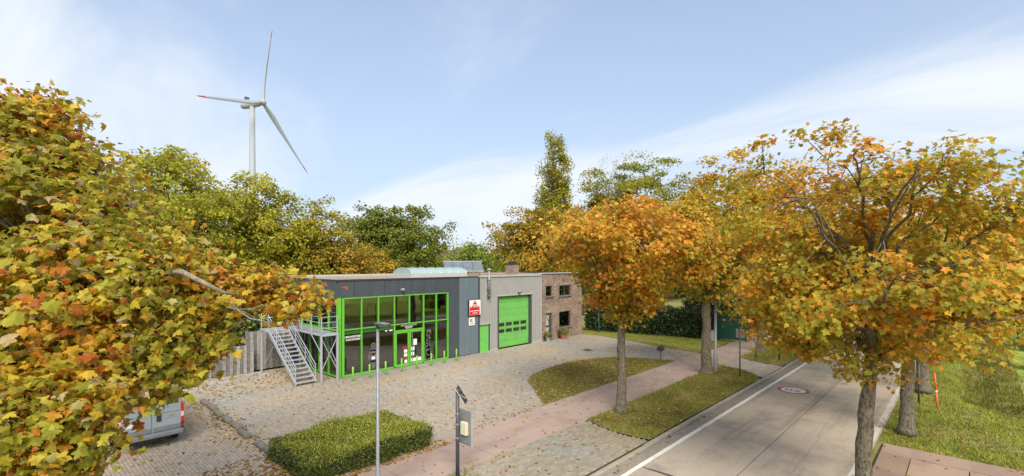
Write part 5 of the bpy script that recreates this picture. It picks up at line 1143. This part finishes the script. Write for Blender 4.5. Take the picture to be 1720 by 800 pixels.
# ------------------------------------------------------------------ lamp posts, sign posts
def lamp_post(label, x, y, hgt, r, arm):
    t = empty('lamp_post', (x, y, 0), label, 'lamp post')
    MB().tube([(x,y,-.05),(x,y,.02),(x,y,1.1),(x,y,1.14),(x,y,hgt)], [r*1.45,r*1.45,r*1.45,r,r*.8], 14).build('pole', M['galv'], t, smooth=True)
    MB().box(x+r*1.2, x+r*1.5, y-.05, y+.05, .4, .8).build('hatch', M['galv'], t)
    MB().tube([(x,y,hgt),(x,y,hgt+.10)], r*1.15, 10).build('collar', M['dgalv'], t)
    hd_ = MB().prism([(x-.08,y-.09),(x+arm*.35,y-.13),(x+arm,y-.11),(x+arm+.03,y),(x+arm,y+.11),(x+arm*.35,y+.13),(x-.08,y+.09)], hgt+.10, hgt+.16).build('lamp_head', M['dgalv'], t, bevel=.015)
    MB().box(x+.12, x+arm-.05, y-.08, y+.08, hgt+.085, hgt+.099).build('lens', M['white'], hd_); MB().box(x+.1, x+arm-.02, y-.1, y+.1, hgt+.161, hgt+.175).build('cover', M['galv'], hd_)
lamp_post('tall slim grey lamp post standing before the clipped hedge', -12.2, 7.37, 5.16, .052, .5)
lamp_post('grey lamp post beside the second maple on the left verge', -11.95, 32.0, 5.3, .085, .62)
# solar speed-display post
sp_ = empty('display_post', (-12.15, 10.28, 0), 'dark post with solar panel and the back of a speed display', 'sign post')
MB().tube([(-12.15,10.28,-.05),(-12.15,10.28,2.9)], .062, 12).build('pole', M['dgalv'], sp_, smooth=True)
bd = MB().box(-12.26, -11.62, 10.40, 10.45, 1.10, 2.22).build('display_board', M['galv'], sp_, bevel=.01)
MB().box(-11.62, -11.605, 10.39, 10.46, 1.09, 2.23).build('edge', M['alu'], bd); MB().box(-12.02, -11.74, 10.28, 10.40, 1.44, 1.86).build('battery_box', M['ivory'], bd, bevel=.02); MB().box(-12.26, -11.66, 10.385, 10.40, 1.92, 2.18).build('stiffener', M['galv'], bd); MB().box(-12.26, -11.66, 10.385, 10.40, 1.16, 1.36).build('stiffener', M['galv'], bd)
for z in (1.3, 1.75, 2.1): MB().tube([(-12.15,10.28,z-.025),(-12.15,10.28,z+.025)], .072, 12).build('clamp', M['galv'], sp_)
pv = empty('solar_panel', (0,0,0)); pv.parent = sp_; pv.location = Vector((-11.85, 10.4, 2.7)) - wloc(sp_)
A0, e1, e2 = Vector((-12.10, 10.16, 2.93)), Vector((-.40, .44, .0)), Vector((.24, .22, -.54)); nn2 = e2.cross(e1).normalized() * .03
def slab4(name, A, e1, e2, n_, mt, par): vs = [A, A+e1, A+e1+e2, A+e2]; return MB().add(vs + [v-n_ for v in vs], [(0,1,2,3),(7,6,5,4),(0,4,5,1),(1,5,6,2),(2,6,7,3),(3,7,4,0)]).build(name, mt, par)
slab4('frame', A0, e1, e2, nn2, M['alu'], pv)
for i in range(2):
    for j in range(4): slab4('cell', A0 + e1*(.04+.47*i) + e2*(.04+.235*j) + nn2*.12, e1*.44, e2*.215, nn2*.05, M['dtrim'], pv)
MB().bar((-12.12,10.28,2.75),(-11.86,10.38,2.62),.03,.03).build('bracket', M['galv'], pv)
# plain posts
def post_thing(name, label, x, y, hgt, r, mt, z0=0.0, cap=None, plate=None):
    t = empty(name, (x, y, z0), label, 'post'); MB().tube([(x,y,z0-.05),(x,y,z0+hgt)], r, 8).build('pole', M[mt], t, smooth=True); MB().lathe((x,y,z0+hgt), [(r*1.25,-.02),(r*1.25,.02),(r*.4,.05)], 8).build('cap', M[mt], t)
    if plate: MB().box(x-.25, x+.25, y+.05, y+.075, z0+hgt-.6, z0+hgt-.06).build('sign_plate', M['galv'], t, bevel=.008)
    return t
post_thing('sign_post', 'thin dark post at the far tip of the left verge', -10.24, 31.4, 3.0, .04, 'dgalv', plate=True)
post_thing('sign_post', 'thin post further on beside the paved crossing', -9.9, 38.6, 2.9, .045, 'dgalv', plate=True)
post_thing('stake', 'young tree stake post beyond the paved crossing', -11.4, 38.4, 2.2, .06, 'timber')
post_thing('delineator_post', 'slim dark post beside the third roadside maple', -1.82, 32.35, 2.0, .045, 'dgalv', -.12)
mk = empty('marker_pole', (-1.06, 31.5, -.12), 'leaning orange marker pole in the right verge grass', 'marker'); MB().tube([(-1.06,31.5,-.2),(-1.12,31.55,.75)], .04, 8).build('lower_tube', M['orange'], mk, smooth=True); MB().tube([(-1.12,31.55,.70),(-1.2,31.6,1.65)], .045, 8).build('upper_tube', M['orange'], mk, smooth=True); MB().tube([(-1.118,31.548,.7),(-1.125,31.552,.78)], .055, 8).build('sleeve', M['white'], mk)
# letter box on the island
lt = empty('letter_box', (-16.1, 32.7, 0), 'dark rounded letter box on a short post at the island edge', 'letter box'); MB().box(-16.15,-16.05,32.65,32.75,-.05,.75).build('post', M['timber'], lt)
pr_ = [(-.2,.0),(.2,.0),(.2,.16),(.14,.28),(0,.33),(-.14,.28),(-.2,.16)]; mb = MB(); mb.add([(-16.1+a_*.8, 32.42, .75+z) for a_, z in pr_] + [(-16.1+a_*.8, 32.98, .75+z) for a_, z in pr_], [tuple(range(6,-1,-1)), tuple(range(7,14))] + [(i,(i+1)%7,7+(i+1)%7,7+i) for i in range(7)]); lbx = mb.build('box', M['iron'], lt, bevel=.01)
MB().box(-15.935,-15.925,32.56,32.84,.92,.97).build('slot', M['galv'], lbx)
# gate, white pillar and green posts at the end of the hedge
post_thing('fence_post', 'green fence post at the house corner before the laurel hedge', -26.9, 41.2, 2.0, .05, 'gmesh')
gt = empty('screen_gate', (-15.6, 45.6, 0), 'green screened gate at the end of the laurel hedge', 'gate')
for x in (-16.9, -14.35): MB().box(x-.05,x+.05,45.55,45.65,-.05,2.3).build('post', M['gmesh'], gt)
for i in range(16): MB().box(-16.82+i*.152,-16.82+i*.152+.14,45.585,45.61,.12,2.2).build('slat', M['gmesh'], gt)
for z in (.2, 2.1): MB().box(-16.85,-14.4,45.57,45.584,z-.03,z+.03).build('rail', M['gmesh'], gt)
wpil = empty('utility_pillar', (-16.75, 44.2, 0), 'small pale concrete pillar beside the green gate', 'pillar'); MB().box(-16.93,-16.57,44.02,44.38,-.05,.88).build('shaft', M['render'], wpil, bevel=.01); MB().box(-16.97,-16.53,43.98,44.42,.88,.96).build('cap', M['trim'], wpil)
# far house gable
fh = empty('distant_house', (-72, 60, 0), 'pale gabled house partly hidden behind the trees', 'house')
MB().box(-76,-68,56,64,-.1,6.2).build('wall', M['render'], fh); MB().add([(-76.3,55.8,6.2),(-67.7,55.8,6.2),(-67.7,64.2,6.2),(-76.3,64.2,6.2),(-72,55.8,9.6),(-72,64.2,9.6)], [(0,1,4),(1,2,5,4),(2,3,5),(3,0,4,5)]).build('roof', M['tiles'], fh)
MB().box(-67.99,-67.95,58,59.2,3.8,5.2).build('window', M['frame'], fh); MB().box(-67.99,-67.95,61,62.2,3.8,5.2).build('window', M['frame'], fh)

# ------------------------------------------------------------------ wind turbine
hub = np.array([-318.6, 111.9, 107.2]); top = np.array([-324.6, 108.0, 106.0])
wt = empty('wind_turbine', (top[0], top[1], 0), 'white three bladed wind turbine rising behind the trees', 'wind turbine')
MB().tube([(top[0],top[1],-.1),(top[0],top[1],40),(top[0],top[1],105)], [2.3,2.0,1.5], 24).build('tower', M['turb'], wt, smooth=True)
yw, ti = .5585, .1047; nv = np.array([math.cos(yw)*math.cos(ti), math.sin(yw)*math.cos(ti), math.sin(ti)])
ba = hub - nv * 1.5; bb_ = hub - nv * 15
MB().tube([tuple(bb_), tuple(bb_ + nv*1.0), tuple(bb_ + nv*5), tuple(ba - nv*1), tuple(ba)], [1.2,1.9,2.2,2.0,1.6], 14).build('nacelle', M['turb'], wt, smooth=True)
MB().bar(tuple(bb_ + nv*3 + np.array([0,0,2.2])), tuple(bb_ + nv*4 + np.array([0,0,5.2])), .5, 3.2).build('cooler', M['dgalv'], wt)
MB().tube([tuple(ba), tuple(hub), tuple(hub + nv*1.6), tuple(hub + nv*2.2)], [1.7,2.0,1.5,.3], 14).build('hub', M['turb'], wt, smooth=True)
e1 = np.cross(nv, [0,0,1]); e1 /= np.linalg.norm(e1); e2 = np.cross(nv, e1)
for i in range(3):
    a = .2618 - i * 2.0944; d = math.cos(a)*e1 + math.sin(a)*e2; tg = np.cross(nv, d); P = []; L3 = 54.0; st_ = [0,.03,.1,.2,.32,.5,.7,.88,.97,1.0]; chd = [1.0,1.0,1.4,1.6,1.45,1.1,.8,.55,.35,.08]; thk = [1.1,1.1,.9,.6,.45,.32,.22,.15,.1,.05]; nb = 10
    for s_, c_, t_ in zip(st_, chd, thk):
        tw_ = math.radians(38 * (1-s_)**2 + 6); ax = tg*math.cos(tw_) + nv*math.sin(tw_); ay = -tg*math.sin(tw_) + nv*math.cos(tw_)
        for k in range(nb): q = 2*math.pi*k/nb; P.append(hub + d*(1.0 + s_*(L3-1)) + ax*(c_*math.cos(q) + c_*.35*min(1,s_*8)) + ay*(t_*math.sin(q)) + nv*(s_**2*1.5))
    F_ = [(r*nb+k, r*nb+(k+1)%nb, (r+1)*nb+(k+1)%nb, (r+1)*nb+k) for r in range(len(st_)-1) for k in range(nb)]
    cut = 7*nb
    mb = MB().add([tuple(p) for p in P[:8*nb]], [f for f in F_ if max(f) < 8*nb]); bl = mb.build('blade', M['turb'], wt, smooth=True)
    mb = MB().add([tuple(p) for p in P[7*nb:]], [tuple(j-7*nb for j in f) for f in F_ if min(f) >= 7*nb]); mb.build('blade_tip', M['tipred'], bl, smooth=True)
